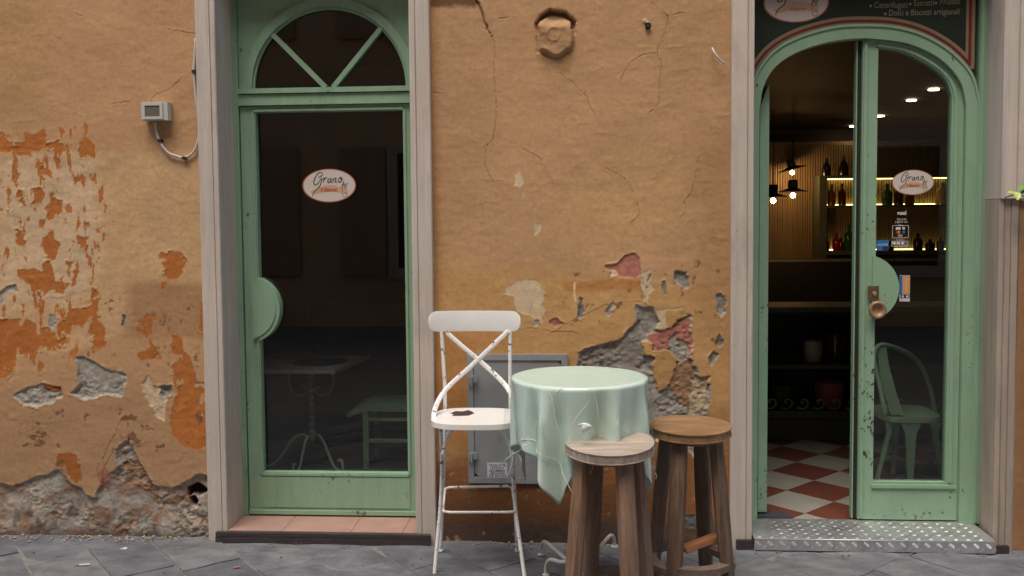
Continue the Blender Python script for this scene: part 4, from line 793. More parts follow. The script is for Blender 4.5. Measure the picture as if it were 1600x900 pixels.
# ------------------------------------------------------------------ white bar chair
ch = thing('bar_chair', 'tall white metal chair with crossed back and chipped paint', 'chair', (-.42, -.37, GZ))
WM = M['white_metal']; zs = .655
def P3(px, py, Y): return at(px, py, Y)
YF, YBk = -.56, -.215
FL, FR = at(679, 896, Z=GZ), at(820.5, 908, Z=GZ); BL, BR = at(688.5, 861, Z=GZ), at(808.5, 861, Z=GZ)
YF = FL.y
sc_c = at(743.5, 650, -.385); sx_, sy_ = (at(811, 650, -.385).x-at(676, 650, -.385).x)/2, .175; zs = at(743, 650, -.385).z
def supell(cx, cy, a, b, n=3.2, N=56): return [(cx+a*math.copysign(abs(math.cos(t))**(2/n), math.cos(t)), cy+b*math.copysign(abs(math.sin(t))**(2/n), math.sin(t))) for t in [2*PI*i/N for i in range(N)]]
bm = BM(); prismz(bm, supell(sc_c.x, -.385, sx_, sy_), zs-.022, zs); seat = obj('seat', bm, M['white_seat'], ch, bevel=.005)
rp = [at(x, y, Z=zs) for x, y in ((703, 646), (712, 642.5), (722, 643), (732, 641), (738, 643.5), (741, 646), (732, 649.5), (718, 650), (706, 650), (709, 647.5))]
bm = BM(); prismz(bm, [(p.x, p.y) for p in rp], zs-.001, zs+.0008); obj('bare_patch', bm, M['rust'], seat)
# backrest panel, slightly curved
xa, xb = at(669.5, 500, YBk).x, at(813.5, 500, YBk).x; z0_, z1_ = at(742, 518, YBk).z, at(742, 486, YBk).z
bm = BM(); N = 28; hh = (z1_-z0_)/2; zc = (z0_+z1_)/2; F = []; Bk = []
for i in range(N+1):
    t = .5-.5*math.cos(PI*i/N); x = xa+(xb-xa)*t; e = min(t, 1-t)*(xb-xa); rc = hh*.85
    h_ = hh if e > rc else hh-rc+math.sqrt(max(0, rc*rc-(rc-e)**2)); y = YBk+.022*math.sin(PI*t)-.012
    bul = .0015
    F.append([bm.verts.new((x, y-(bul if abs(s_) < .8 else 0), zc+h_*s_)) for s_ in (-1, -.75, 0, .75, 1)]); Bk.append([bm.verts.new((x, y+.006, zc+h_*s_)) for s_ in (-1, -.75, 0, .75, 1)])
for i in range(N):
    for k in range(4): bm.faces.new((F[i][k], F[i+1][k], F[i+1][k+1], F[i][k+1])); bm.faces.new((Bk[i][k], Bk[i][k+1], Bk[i+1][k+1], Bk[i+1][k]))
    bm.faces.new((F[i][0], Bk[i][0], Bk[i+1][0], F[i+1][0])); bm.faces.new((F[i][4], F[i+1][4], Bk[i+1][4], Bk[i][4]))
for i in (0, N):
    for k in range(4): bm.faces.new((F[i][k], F[i][k+1], Bk[i][k+1], Bk[i][k]))
obj('backrest', bm, M['white_seat'], ch, smooth=2)
r = .0085
for s_, foot, pts in ((0, BL, ((690, 518), (695, 600), (696, 660))), (1, BR, ((797, 516), (797, 600), (798, 660)))):
    P = [at(pts[0][0], pts[0][1], YBk), at(pts[1][0], pts[1][1], YBk-.005), at(pts[2][0], pts[2][1], YBk-.01), foot]
    bm = BM(); tube(bm, resample(P, 14), r, 10); lathe(bm, [(.013, 0), (.013, .008), (.010, .014)], (foot.x, foot.y, foot.z), 12); obj('leg', bm, WM, ch, smooth=2)
for s_, foot, pts in ((0, FL, ((689, 664), (690, 760))), (1, FR, ((800, 664), (804, 780)))):
    P = [at(pts[0][0], pts[0][1], -.50), at(pts[1][0], pts[1][1], YF+.04), foot]
    bm = BM(); tube(bm, catmull(P, 6), r, 10); obj('leg', bm, WM, ch, smooth=2)
for pts in ([(697, 519, YBk-.006), (722, 541, YBk-.015), (760, 573, YBk-.03), (788, 600, -.28), (801, 622, -.34), (809, 648, -.40), (806, 664, -.42)], [(794, 517, YBk-.010), (770, 540, YBk-.02), (735, 573, YBk-.035), (700, 605, -.285), (684, 628, -.34), (677.5, 650, -.40), (682, 664, -.42)]):
    P = catmull([at(x, y, Y) for x, y, Y in pts], 6); bm = BM(); tube(bm, P, .0105, 8, flat=(0, 1, 0)); obj('cross_brace', bm, WM, ch, smooth=2)
zf = .30; 
fl_, fr_ = at(692.5, 799, YF+.03), at(805.5, 799, YF+.03); bl_, br_ = at(695.5, 764, YBk-.02), at(800, 762, YBk-.02)
P = resample([fl_, fr_], 8); bm = BM(); c1 = [fl_, fl_+Vector((.03, -.006, -.002)), fr_+Vector((-.03, -.006, -.002)), fr_]; tube(bm, c1, .0062, 8); obj('footrest', bm, WM, ch, smooth=True)
bm = BM(); tube(bm, [bl_, bl_+Vector((.02, .004, .006)), br_+Vector((-.02, .004, .006)), br_], .0062, 8); obj('stretcher', bm, WM, ch, smooth=True)
for a_, b_ in ((fl_, bl_), (fr_, br_)): bm = BM(); tube(bm, [a_, b_], .0055, 8); obj('stretcher', bm, WM, ch, smooth=True)
for x0, x1, xm in ((691, 716, 694), (799, 771, 796)):
    for Y_, dy in ((-.49, 0), (YBk-.03, -4)):
        P = catmull([at(x0, 712+dy, Y_), at(xm+(1 if x1 > x0 else -1)*1, 694+dy, Y_), at((x0+x1)/2, 676+dy, Y_), at(x1, 667, Y_)], 5); bm = BM(); tube(bm, P, .006, 8, flat=(0, 1, 0)); obj('seat_bracket', bm, WM, ch, smooth=True)
# ------------------------------------------------------------------ round table, cloth and plastic sheet
TC = Vector((.012, -.61, 0)); TR = .272; TZ = at(905, 587, TC.y).z-.004
tb = thing('bistro_table', 'round table with curved cream iron legs under a mint cloth', 'table', (TC.x, TC.y, GZ))
bm = BM(); lathe(bm, [(0, -.02), (TR-.006, -.02), (TR-.002, -.012), (TR-.004, -.004), (0, -.003)], (TC.x, TC.y, TZ), 48); obj('tabletop', bm, M['cream_metal'], tb, smooth=2)
foots = [at(845, 867, Z=GZ), at(853, 899, Z=GZ), at(960, 855, Z=GZ), Vector((TC.x+.26, TC.y-.17, GZ))]
for ft in foots:
    d = Vector((ft.x-TC.x, ft.y-TC.y, 0)); R_l = d.length; d.normalize(); prof = [(.040, TZ-.022), (.038, .5), (.036, .25), (.042, .16), (.075, .085), (.13, .055), (R_l*.78, .045), (R_l*.93, .028), (R_l*.995, -.005), (R_l, GZ+.004)]
    P = catmull([Vector((TC.x, TC.y, 0))+d*a+Vector((0, 0, z)) for a, z in prof], 5); bm = BM(); tube(bm, P, .0085, 8); lathe(bm, [(.016, 0), (.016, .005), (.009, .009)], (ft.x, ft.y, GZ), 12); obj('leg', bm, M['cream_metal'], tb, smooth=2)
def drape(a, phi0, seed, flare, zoff, amp, hem_glint=0., wfx=5, wfz=9, wra=.0, nphi=280, R=TR, nr=46, wob=1.0):
    bm = BM(); rnd = random.Random(seed); ph = [rnd.uniform(0, 2*PI) for _ in range(6)]; rows = []
    for j in range(nr+1): rows.append([])
    for i in range(nphi):
        t = 2*PI*i/nphi; dt = (t-phi0) % (PI/2); q_ = min(dt, PI/2-dt); rs = a/math.cos(PI/4-q_) if True else a
        rs = a/max(math.cos(PI/4-q_), .01); 
        # straight edges of a square, corners at phi0 + k*90 deg
        Lh = rs-R+.0; c_ = math.cos(t); s_ = math.sin(t); corner = math.exp(-(q_/.30)**2)
        for j in range(nr+1):
            wr = 0.
            if j <= 14: rr = (R+.001)*j/14; h = 0
            else:
                u = (j-14)/(nr-14); h = Lh*u; dpt = min(1, h/.14)
                wr = (1-2.5*abs(float(vn(np.array(t*wfx+seed+h*9), np.array(h*wfz+t*2)))))*.6+(1-2.5*abs(float(vn(np.array(t*wfx*1.9-h*22), np.array(h*wfz*1.6), 5)))) if wra else 0; fold = .30*math.sin(4*(t-phi0)+PI)+.62*math.sin(12*t+ph[0]+.5*math.sin(3*t))+.34*math.sin(19*t+ph[1])
                rr = R+.003+flare*dpt*.5+amp*(fold-.55)*dpt*(.4+.6*u)+corner*(.012*dpt*u)+wra*wr*dpt
            ro = .008
            z = TZ+zoff-(0 if j < 14 else (ro*(1-math.exp(-h/ro))*0+h))
            if j > 14 and h < .03: z += (.03-h)*.0
            wv = .0004*wob*math.sin(7*t+ph[2]+rr*30)*(0 if j < 14 else 1)
            rows[j].append(bm.verts.new((TC.x+rr*c_, TC.y+rr*s_, z+wv)))
    for j in range(nr):
        if j == 0: 
            for i in range(nphi): pass
        for i in range(nphi):
            k = (i+1) % nphi; bm.faces.new((rows[j][i], rows[j][k], rows[j+1][k], rows[j+1][i]))
    bmesh.ops.remove_doubles(bm, verts=bm.verts, dist=1e-5); return bm
phi0 = math.radians(-110)
cl = obj('tablecloth', drape(.520, phi0, 3, .006, .0, .046), M['cloth'], smooth=True); tag(cl, 'mint green square cloth hanging in folds over the round table', 'tablecloth')
md = cl.modifiers.new('thickness', 'SOLIDIFY'); md.thickness = .0016; md.offset = -1
pl_ = obj('plastic_sheet', drape(.490, phi0+.30, 3, .034, .0035, .036, wob=2.0, wfx=8, wfz=2.2, wra=.0045), M['plastic'], smooth=True); tag(pl_, 'clear creased plastic sheet covering the mint tablecloth', 'table cover')
# white highlight along the plastic's edge, put in as a pale tube
vs_ = [v.co.copy() for v in pl_.data.vertices]; edge_n = {}
for p_ in pl_.data.polygons:
    for ek in p_.edge_keys: edge_n[ek] = edge_n.get(ek, 0)+1
adj = {}
for (a_, b_), k_ in edge_n.items():
    if k_ == 1: adj.setdefault(a_, []).append(b_); adj.setdefault(b_, []).append(a_)
st_ = next(iter(adj)); loop = [st_]; prev_ = None; cur = st_
while True:
    nx_ = [q for q in adj[cur] if q != prev_]
    if not nx_ or nx_[0] == st_: break
    prev_, cur = cur, nx_[0]; loop.append(cur)
M['hem_glint'] = mat('pale_plastic_glint', (.62, .70, .66), rough=.25, var=.1, scale=20, bump=0)
bm = BM(); tube(bm, [vs_[i] for i in loop]+[vs_[loop[0]]], .0016, 5); obj('hem_glint', bm, M['hem_glint'], pl_, smooth=True)
for cp3 in ([(884, 700), (888, 680), (898, 658), (912, 638), (922, 626)], [(856, 606), (863, 624), (866, 650), (873, 676)], [(866, 622), (872, 612), (882, 603)], [(812, 692), (822, 696), (834, 690)], [(846, 640), (850, 690), (856, 730)], [(928, 612), (934, 640), (936, 668)]):  # pale tubes stand for the white highlights on the folded plastic
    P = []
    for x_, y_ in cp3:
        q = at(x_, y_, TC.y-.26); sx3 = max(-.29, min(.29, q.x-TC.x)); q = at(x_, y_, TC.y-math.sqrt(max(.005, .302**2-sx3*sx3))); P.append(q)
    P = catmull(P, 5); n_p = len(P); bm = BM(); tube(bm, P, [.0003+.0016*math.sin(PI*i/(n_p-1)) for i in range(n_p)], 5); obj('crease_glint', bm, M['hem_glint'], pl_, smooth=True)
# bunched knot of plastic at the front
p = at(912, 668, TC.y-TR-.045); bm = BM()
bmesh.ops.create_icosphere(bm, subdivisions=3, radius=.020, matrix=Matrix.Translation(p))
for v in bm.verts:
    d = v.co-p; n_ = float(vn(np.array(d.x*60+3), np.array(d.z*60+d.y*40))); v.co = p+Vector((d.x*1.15, d.y*.45, d.z*.75))*(1+.55*n_)
M['knotp'] = mat('crumpled_plastic', (.62, .70, .68), rough=.25, var=.1, scale=20, coat=.5)
obj('plastic_knot', bm, M['knotp'], pl_)
# ------------------------------------------------------------------ stools
TILT = {1: 5.0, 2: 2.0}
def stool(cx, cy, ztop, R, rho_t, rho_b, a0, wood, legm, label, shift=0, ring_z=.11, grain=12, seed=1, legw=.029):
    t = thing('wooden_stool', label, 'stool', (cx, cy, GZ), 'round wooden stools at the table')
    rnd = random.Random(seed); rot = Matrix.Rotation(math.radians(grain), 3, 'Z')
    cuts = [-R, -R*.30, R*.34, R] if seed == 1 else [-R, -R*.02, R]
    for y0, y1 in zip(cuts, cuts[1:]):
        P = []; N = 26
        def xat(y): return math.sqrt(max(0, R*R-y*y))
        ys = [y0+(y1-y0)*i/N for i in range(N+1)]; g0 = .0013 if y0 > -R else 0; g1 = .0013 if y1 < R else 0
        ys[0] += g0; ys[-1] -= g1
        P = [(xat(y), y) for y in ys]+[(-xat(y), y) for y in reversed(ys)]
        P = [(x*(1+rnd.uniform(-.003, .003)), y) for x, y in P]
        Q = [P[0]]
        for p in P[1:]:
            if (Vector(p)-Vector(Q[-1])).length > .0015: Q.append(p)
        if (Vector(Q[0])-Vector(Q[-1])).length < .0015: Q.pop()
        Q = [rot @ Vector((x, y, 0)) for x, y in Q]; bm = BM(); dz = rnd.uniform(-.0008, .0008)
        prismz(bm, [(cx+q.x, cy+q.y) for q in Q], ztop-.036, ztop+dz); bmesh.ops.rotate(bm, verts=bm.verts, cent=(cx, cy, ztop-.015), matrix=Matrix.Rotation(math.radians(TILT[seed]), 3, 'X')); obj('seat_plank', bm, wood, t, bevel=.004)
    legs = []
    for k in range(4):
        a = math.radians(a0+90*k); top = Vector((cx+rho_t*math.cos(a), cy+rho_t*math.sin(a), ztop-.031+rho_t*math.sin(a)*math.sin(math.radians(TILT[seed])))); bot = Vector((cx+rho_b*math.cos(a), cy+rho_b*math.sin(a), GZ)); legs.append((top, bot, a))
        bm = BM(); rad = Vector((math.cos(a), math.sin(a), 0)); tan_ = Vector((-math.sin(a), math.cos(a), 0)); rings = []; lr = random.Random(seed*10+k)
        oct_ = [(-1, -.55), (-.55, -1), (.55, -1), (1, -.55), (1, .55), (.55, 1), (-.55, 1), (-1, .55)]
        for i in range(9):
            s_ = i/8; c_ = top.lerp(bot, s_); w1 = legw*(.82+.26*math.sin(PI*min(1, s_*.75+.2)))*(1+lr.uniform(-.02, .02))
            rings.append([bm.verts.new(c_+tan_*x*w1+rad*y*w1*.8) for x, y in oct_])
        for i in range(8):
            for q in range(8): bm.faces.new((rings[i][q], rings[i][(q+1) % 8], rings[i+1][(q+1) % 8], rings[i+1][q]))
        bm.faces.new(rings[0]); bm.faces.new(rings[-1][::-1]); obj('leg', bm, legm, t, smooth=2)
    bm = BM(); lathe(bm, [(0, 0), (rho_t+.012, 0), (rho_t+.012, -.022), (0, -.022)], (cx, cy, ztop-.0365), 24); bmesh.ops.rotate(bm, verts=bm.verts, cent=(cx, cy, ztop-.015), matrix=Matrix.Rotation(math.radians(TILT[seed]), 3, 'X')); obj('under_seat_ring', bm, legm, t)
    for k in range(4):                                       # curved rails between neighbouring legs
        za = ring_z+GZ; s_ = 1-(ring_z)/(ztop-GZ); rr = rho_t+(rho_b-rho_t)*s_; a = legs[k][2]; b = legs[k][2]+PI/2; A1 = []; B1 = []
        for i in range(11):
            u = a+.14+(b-a-.28)*i/10; A1.append((cx+(rr+.022)*math.cos(u), cy+(rr+.022)*math.sin(u))); B1.append((cx+(rr-.024)*math.cos(u), cy+(rr-.024)*math.sin(u)))
        bm = BM(); zz = za+(.012 if k % 2 else 0); prismz(bm, A1+B1[::-1], zz, zz+.026); obj('rail', bm, M['wood_rail'], t, bevel=.003)
    return t
S1 = at(952, 697, -.86); S2 = at(1079, 665, -.56)
R_1 = (at(1021, 697, -.86).x-at(883, 697, -.86).x)/2; R_2 = (at(1141.5, 665, -.56).x-at(1017, 665, -.56).x)/2
stool(S1.x, S1.y, S1.z+.020, R_1, .110, .176, -63.5, M['wood_grey'], M['wood_leg'], 'grey weathered wooden stool nearest the camera, in front of the mint table', seed=1, grain=14, legw=.0305)
stool(S2.x, S2.y, S2.z+.004, R_2, .106, .170, -30, M['wood_tan'], M['wood_leg_dark'], 'browner wooden stool beside the pilaster, right of the table', seed=2, grain=-8, ring_z=.12)
a_ = at(1066, 856, -.62); bm = BM(); box(bm, a_.x, a_.x+.16, -.66, -.60, a_.z-.015, a_.z+.008); bmesh.ops.rotate(bm, verts=bm.verts, cent=(a_.x, -.63, a_.z), matrix=Matrix.Rotation(math.radians(-14), 3, 'Y') @ Matrix.Rotation(math.radians(20), 3, 'Z'))
tag(obj('wood_offcut', bm, M['wood_orange'], bevel=.003), 'orange wood offcut lying on the rail of the stool by the pilaster', 'wood piece')
# ------------------------------------------------------------------ litter
a_, b_ = at(118, 884, Z=GZ+.004), at(131, 883, Z=GZ+.004); b_ += (b_-a_)*.15
cg = thing('cigarette_butt', 'cigarette end lying on the grey slabs below the left wall', 'cigarette', (a_.x, a_.y, GZ)); m_ = a_.lerp(b_, .38)
bm = BM(); tube(bm, [a_+Vector((0, 0, .002)), m_+Vector((0, 0, .002))], .0042, 8); obj('filter', bm, M['wood_orange'], cg, smooth=2); bm = BM(); tube(bm, [m_+Vector((0, 0, .002)), b_*1.0+(b_-a_)*.5+Vector((0, 0, .002))], .0041, 8); obj('paper', bm, M['w_print'], cg, smooth=2)
def leaf(bm, c, d, up, L, W, curl=.2):
    d = Vector(d).normalized(); up = Vector(up).normalized(); s_ = d.cross(up).normalized(); rows = []
    for i in range(7):
        t = i/6; w = W*math.sin(PI*min(1, t*.92+.06))**.8*(1-.25*t); p = Vector(c)+d*L*t+up*(-curl*L*(t-.3)**2)
        rows.append([bm.verts.new(p-s_*w/2+up*w*.2), bm.verts.new(p), bm.verts.new(p+s_*w/2+up*w*.2)])
    for i in range(6):
        for k in range(2): bm.faces.new((rows[i][k], rows[i][k+1], rows[i+1][k+1], rows[i+1][k]))
p = at(364, 887, Z=GZ+.006); bm = BM(); leaf(bm, p, (.8, .5, 0), (0, 0, 1), .038, .016); tag(obj('dry_leaf', bm, M['leafb'], smooth=True), 'dry reddish leaf lying on the slabs below the left door', 'leaf')
rnd = random.Random(5); bm = BM()
for _ in range(150):
    x = rnd.uniform(-3, 2.3); y = rnd.uniform(-1.0, -.03) if rnd.random() < .6 else rnd.uniform(-.12, -.02); s_ = rnd.uniform(.0015, .0045)
    box(bm, x-s_, x+s_, y-s_*.7, y+s_*.7, GZ-.001, GZ+s_*.9, Matrix.Rotation(rnd.uniform(0, 3), 3, 'Z'), (x, y, GZ))
obj('grit', bm, M['joint'], None, kind='stuff')
p = at(194, 858, Z=GZ); bm = BM(); prismz(bm, [(p.x-.014, p.y-.01), (p.x+.012, p.y-.012), (p.x+.016, p.y+.004), (p.x, p.y+.014)], GZ+.001, GZ+.005); tag(obj('paper_scrap', bm, M['w_print'], bevel=.001), 'pale flattened scrap on the slabs near the left wall', 'litter')
bm = BM()
for _ in range(240):
    x = rnd.uniform(-3, -1.8) if rnd.random() < .6 else rnd.uniform(-.65, .7); y = -abs(rnd.gauss(0, .045))-.006; s_ = rnd.uniform(.002, .008)*(1+2*y)
    box(bm, x-s_, x+s_, y-s_*.8, y+s_*.6, GZ-.001, GZ+s_*.8, Matrix.Rotation(rnd.uniform(0, 3), 3, 'Z') @ Matrix.Rotation(rnd.uniform(-.4, .4), 3, 'X'), (x, y, GZ))
M['crumb'] = mat('fallen_plaster', (.36, .27, .18), rough=.9, var=.4, scale=14)
obj('plaster_crumbs', bm, M['crumb'], None, kind='stuff')
# plant poking in from the right
pt = thing('climbing_plant', 'sprig of green and yellow leaves at the right stone pilaster', 'plant', (2.1, -.07, 1.56))
b0 = at(1570, 309, -.032); p1 = at(1588, 303, -.07); p2 = at(1612, 298, -.09)
bm = BM(); tube(bm, catmull([b0, p1, p2, p2+Vector((.12, 0, .05))], 5), .0028, 6); tube(bm, catmull([p1, at(1597, 306, -.08), p2+Vector((.05, 0, -.04))], 4), .0022, 6); obj('stem', bm, M['stem'], pt, smooth=True)
for (px_, py_, d, L, W, m_) in ((1586, 302, (-.9, -.4, .15), .045, .022, 'leafy'), (1588, 300, (-.1, -.5, -.6), .045, .035, 'leafy'), (1589, 297, (.8, -.3, .4), .07, .036, 'leafg'), (1595, 300, (.7, -.5, .1), .06, .035, 'leafg'), (1596, 294, (.3, -.5, .6), .05, .03, 'leafy'), (1592, 312, (.7, -.5, -.1), .05, .022, 'stem'), (1606, 300, (.8, -.2, .4), .07, .04, 'leafg'), (1612, 306, (.7, -.2, -.4), .07, .04, 'leafg')):
    c_ = at(px_, py_, -.08); bm = BM(); leaf(bm, c_, d, (0, -.7, .7), L, W); obj('leaf', bm, M[m_], pt, smooth=True)
# ------------------------------------------------------------------ inside the bistro
FI = .0
bm = BM(); box(bm, -3.3, 9.1, .26, 9.2, -.2, FI-.006); fl = obj('interior_floor', bm, M['grout'], None, kind='structure')
ta = math.radians(45.56); ts = .2812; tx0, ty0 = 1.5*.7577, -4.36+1.5*3.6778; tiles = {}
def latt(i, j): return (tx0+ts*(i*math.cos(ta)+j*math.sin(ta)), ty0+ts*(i*math.sin(ta)-j*math.cos(ta)))
mesh_cache = {}
for i in range(-12, 16):
    for j in range(-14, 16):
        c_ = latt(i+.5, j+.5)
        if not (.25 < c_[0] < 4.2 and .15 < c_[1] < 3.6): continue
        near = c_[1] < .5
        P = [latt(i, j), latt(i+1, j), latt(i+1, j+1), latt(i, j+1)]
        bm = BM(); Q = [(c_[0]+(x-c_[0])*.992, c_[1]+(y-c_[1])*.992) for x, y in P]; prismz(bm, Q, FI-.008, FI+random.uniform(0, .0006))
        if near: bmesh.ops.bisect_plane(bm, geom=bm.verts[:]+bm.edges[:]+bm.faces[:], plane_co=(0, .265, 0), plane_no=(0, -1, 0), clear_outer=True)
        if len(bm.faces) > 1: obj('floor_tile', bm, M['tile_r' if (i+j) % 2 == 0 else 'tile_w'], fl)
        else: bm.free()
for nm, a in (('interior_wall', (-3.3, -3.2, .41, 9.2, -.2, 2.8)), ('interior_wall', (9.0, 9.1, .41, 9.2, -.2, 2.8)), ('interior_wall', (-3.2, 9.0, 9.1, 9.2, -.2, 2.8)), ('interior_wall', (-3.2, .35, 3.0, 3.1, -.2, 2.8)), ('interior_wall', (.35, .42, 3.0, 9.1, -.2, 2.8)), ('interior_ceiling', (-3.2, 9.0, .41, 9.1, 2.7, 2.8))):
    bm = BM(); box(bm, *a); obj(nm, bm, M['ceiling' if 'ceil' in nm else 'inner_wall'], None, kind='structure')
# inner faces of the street wall, so no daylight leaks in round the doors
bm = BM(); box(bm, -3.3, -1.701, .08, .41, -.1, 2.742); box(bm, -.742, .79, .08, .41, -.1, 2.742); box(bm, 1.935, 9.1, .246, .41, -.1, 2.742); box(bm, -3.3, 9.1, .246, .41, 2.743, 2.8); obj('inner_wall_core', bm, M['inner_wall'], None, kind='structure')
# ribbed back wall
rw = thing('ribbed_panelling', 'warm ribbed wood panelling behind the bar shelves', 'wall panelling', (6, 8.8, 0))
bm = BM(); x = 2.2
while x < 6.4: box(bm, x, x+.020, 8.76, 8.8, .9, 2.45); x += .034
obj('ribs', bm, M['ribs'], rw, kind='stuff'); bm = BM(); box(bm, 2.15, 6.45, 8.8, 8.83, .85, 2.5); obj('backing', bm, M['ribs'], rw)
# shelf unit, back bar
YSf = 8.4
def W8(px, py, Y=YSf): return at(px, py, Y)
su = thing('bar_shelf', 'back lit olive shelving with bottles behind the bar', 'shelf', (W8(1400, 400).x, YSf, .9))
sx0_, sx1_ = W8(1280, 300).x, W8(1496, 300).x
zt = W8(1380, 277).z; zm = W8(1380, 320).z; zl = W8(1380, 392).z
for (x0, x1, z0, z1, nm) in ((sx0_, sx1_, zt, zt+.03, 'shelf_board'), (sx0_+.10, sx1_, zm-.03, zm, 'shelf_board'), (sx0_+.10, sx1_, zl-.05, zl, 'shelf_board'), (sx0_, sx0_+.10, .7, zt-.001, 'side_board')):
    bm = BM(); box(bm, x0, x1, YSf-.02, 8.75, z0, z1); obj(nm, bm, M['shelf'], su, bevel=.002)
for z_ in (zm, zl): bm = BM(); box(bm, sx0_+.11, sx1_-.01, 8.70, 8.72, z_+.002, z_+.014); obj('led_strip', bm, M['led'], su)
bm = BM(); box(bm, sx0_+.11, sx1_-.01, 8.70, 8.72, zt-.012, zt-.002); obj('led_strip', bm, M['led'], su)
bm = BM(); box(bm, 1.6, 6.6, 7.3, 8.2, .02, W8(1380, 408, 7.3).z); tag(obj('bar_counter', bm, M['counter'], bevel=.01), 'long black bar counter in front of the lit shelves', 'counter')
def bottle(px, pyb, hpx, m, Y=8.5, kind=0, lab='', wide=1):
    p = at(px, pyb, Y); k = hpx/at_scale(Y); r = .052*wide*(k/.30)**.3
    prof = [(0, 0), (r, 0), (r, k*.55), (r*.85, k*.66), (r*.35, k*.76), (r*.33, k*.97), (r*.38, k*.975), (r*.38, k), (0, k)]
    if kind == 1: prof = [(0, 0), (r*1.15, 0), (r*1.3, k*.35), (r*.9, k*.62), (r*.35, k*.78), (r*.33, k), (0, k)]
    if kind == 2: prof = [(0, 0), (r*.5, 0), (r*.1, .008), (r*.1, k*.4), (r*.9, k*.6), (r*.9, k*.95), (r*.8, k), (0, k*.97)]
    bm = BM(); lathe(bm, prof, (p.x, Y, p.z), 14); o = obj('bottle' if kind != 2 else 'wine_glass', bm, M[m], smooth=2); tag(o, lab, 'bottle' if kind != 2 else 'glass', 'bottles and glasses on the back bar'); return o
def at_scale(Y): return FPX/(Y-CAM.y)
zz = lambda z, Y=8.5: 0
def pyz(px, z, Y=8.5):                                       # pixel row of height z at distance Y
    lo, hi = 0, 900
    for _ in range(40):
        m_ = (lo+hi)/2
        if at(px, m_, Y).z > z: lo = m_
        else: hi = m_
    return lo
bot = [(1299, zm, 32, 'b_amber', 0, 'amber bottle with black cap, leftmost on the lit upper shelf'), (1316, zm, 33, 'b_brown', 0, 'dark brown bottle beside the amber one on the upper shelf'), (1386, zm, 32, 'b_green', 0, 'square green bottle on the upper shelf left of the oval sticker', 1.3), (1404, zm, 31, 'b_brown', 0, 'brown bottle on the upper shelf behind the oval sticker', 1.2), (1421, zm, 22, 'b_amber', 0, 'short reddish bottle on the upper shelf under the sticker', 1.3), (1472, zm, 33, 'b_yellow', 0, 'bulky yellow bottle at the right end of the upper shelf', 1.7),
 (1307, zl, 28, 'b_red', 0, 'red bottle glowing on the lower shelf'), (1326, zl, 40, 'b_green', 0, 'tall dark green bottle on the lower shelf beside the door edge', 1.2), (1314, zl, 20, 'b_brown', 0, 'short brown bottle between the red and green ones'), (1292, zl, 22, 'b_brown', 0, 'narrow brown bottle left of the red one', .7), (1434, zl, 26, 'b_dark', 0, 'dark bottle right of the payment sticker on the lower shelf', 1.3), (1453, zl, 17, 'b_dark', 0, 'squat dark bottle on the lower shelf, second from right', 1.5), (1469, zl, 20, 'b_brown', 0, 'brown bottle at the right end of the lower shelf', 1.1), (1391, zl, 15, 'b_dark', 0, 'small black bottle behind the blue sticker', 1.2),
 (1291, zt+.03, 27, 'b_dark', 1, 'black round bottle on top of the shelf unit, left one'), (1303, zt+.03, 17, 'bulb_glass', 2, 'clear stem glass between two dark bottles on top of the shelf unit'), (1318, zt+.03, 30, 'b_dark', 1, 'tall black bottle on top of the shelf unit, beside the door edge')]
for b in bot:
    px_, z_, h_, m_, kd, lb = b[:6]; bottle(px_, pyz(px_, z_), h_, m_, kind=kd, lab=lb, wide=b[6] if len(b) > 6 else 1)
# pendant lamps
def lamp(px, py, Y, tilt, label, e_=3.2):
    c_ = at(px, py, Y); t = thing('pendant_lamp', label, 'lamp', (c_.x, Y, c_.z), 'pendant lamps over the bar')
    k = 46/at_scale(Y)/2
    bm = BM(); lathe(bm, [(.045, .13), (.055, .11), (.055, .03), (.10, .012), (k, -.008), (k, -.014), (.05, .0), (.0, .02)], (c_.x, Y, c_.z), 28); bmesh.ops.rotate(bm, verts=bm.verts, cent=c_, matrix=Matrix.Rotation(math.radians(tilt), 3, 'Y')); obj('lamp_shade', bm, M['dark'], t, smooth=2)
    bm = BM(); tube(bm, [c_+Vector((0, 0, .12)), (c_.x, Y, 2.7)], .006, 6); obj('cord', bm, M['dark'], t)
    bm = BM(); bmesh.ops.create_uvsphere(bm, u_segments=16, v_segments=12, radius=.030, matrix=Matrix.Translation(c_+Vector((0, 0, -.055)))); obj('bulb', bm, M['bulb'], t, smooth=True)
    ld = bpy.data.lights.new('bulb_light', 'POINT'); ld.energy = e_; ld.color = (1, .55, .22); ld.shadow_soft_size = .04; lo = bpy.data.objects.new('bulb_light', ld); COL.objects.link(lo); lo.parent = t; lo.location = (0, 0, -.10)
lamp(1208, 306, 6.6, 0, 'lit pendant lamp at the left, half hidden by the door edge')
lamp(1239, 298, 7.0, 0, 'lit pendant lamp hanging lower and right of its neighbour')
lamp(1238, 263, 8.35, -14, 'tilted lit pendant lamp hanging farthest back and highest', 4)
for i, (px_, py_) in enumerate([(1459, 140), (1424, 157), (1375, 181.5), (1333.5, 197.5)]):
    p = at(px_, py_, Z=2.695); p = at(px_, py_, Z=2.69); bm = BM(); lathe(bm, [(0, 0), (.05, 0), (.05, -.006), (0, -.006)], (p.x, min(p.y, 9.0), 2.692), 14); tag(obj('ceiling_spot', bm, M['spot']), ['round lit ceiling spot nearest the window glass', 'second round ceiling spot from the right', 'dimmer ceiling spot just right of the door stile', 'farthest ceiling spot seen through the open door'][i], 'spotlight', 'ceiling spotlights in a row')
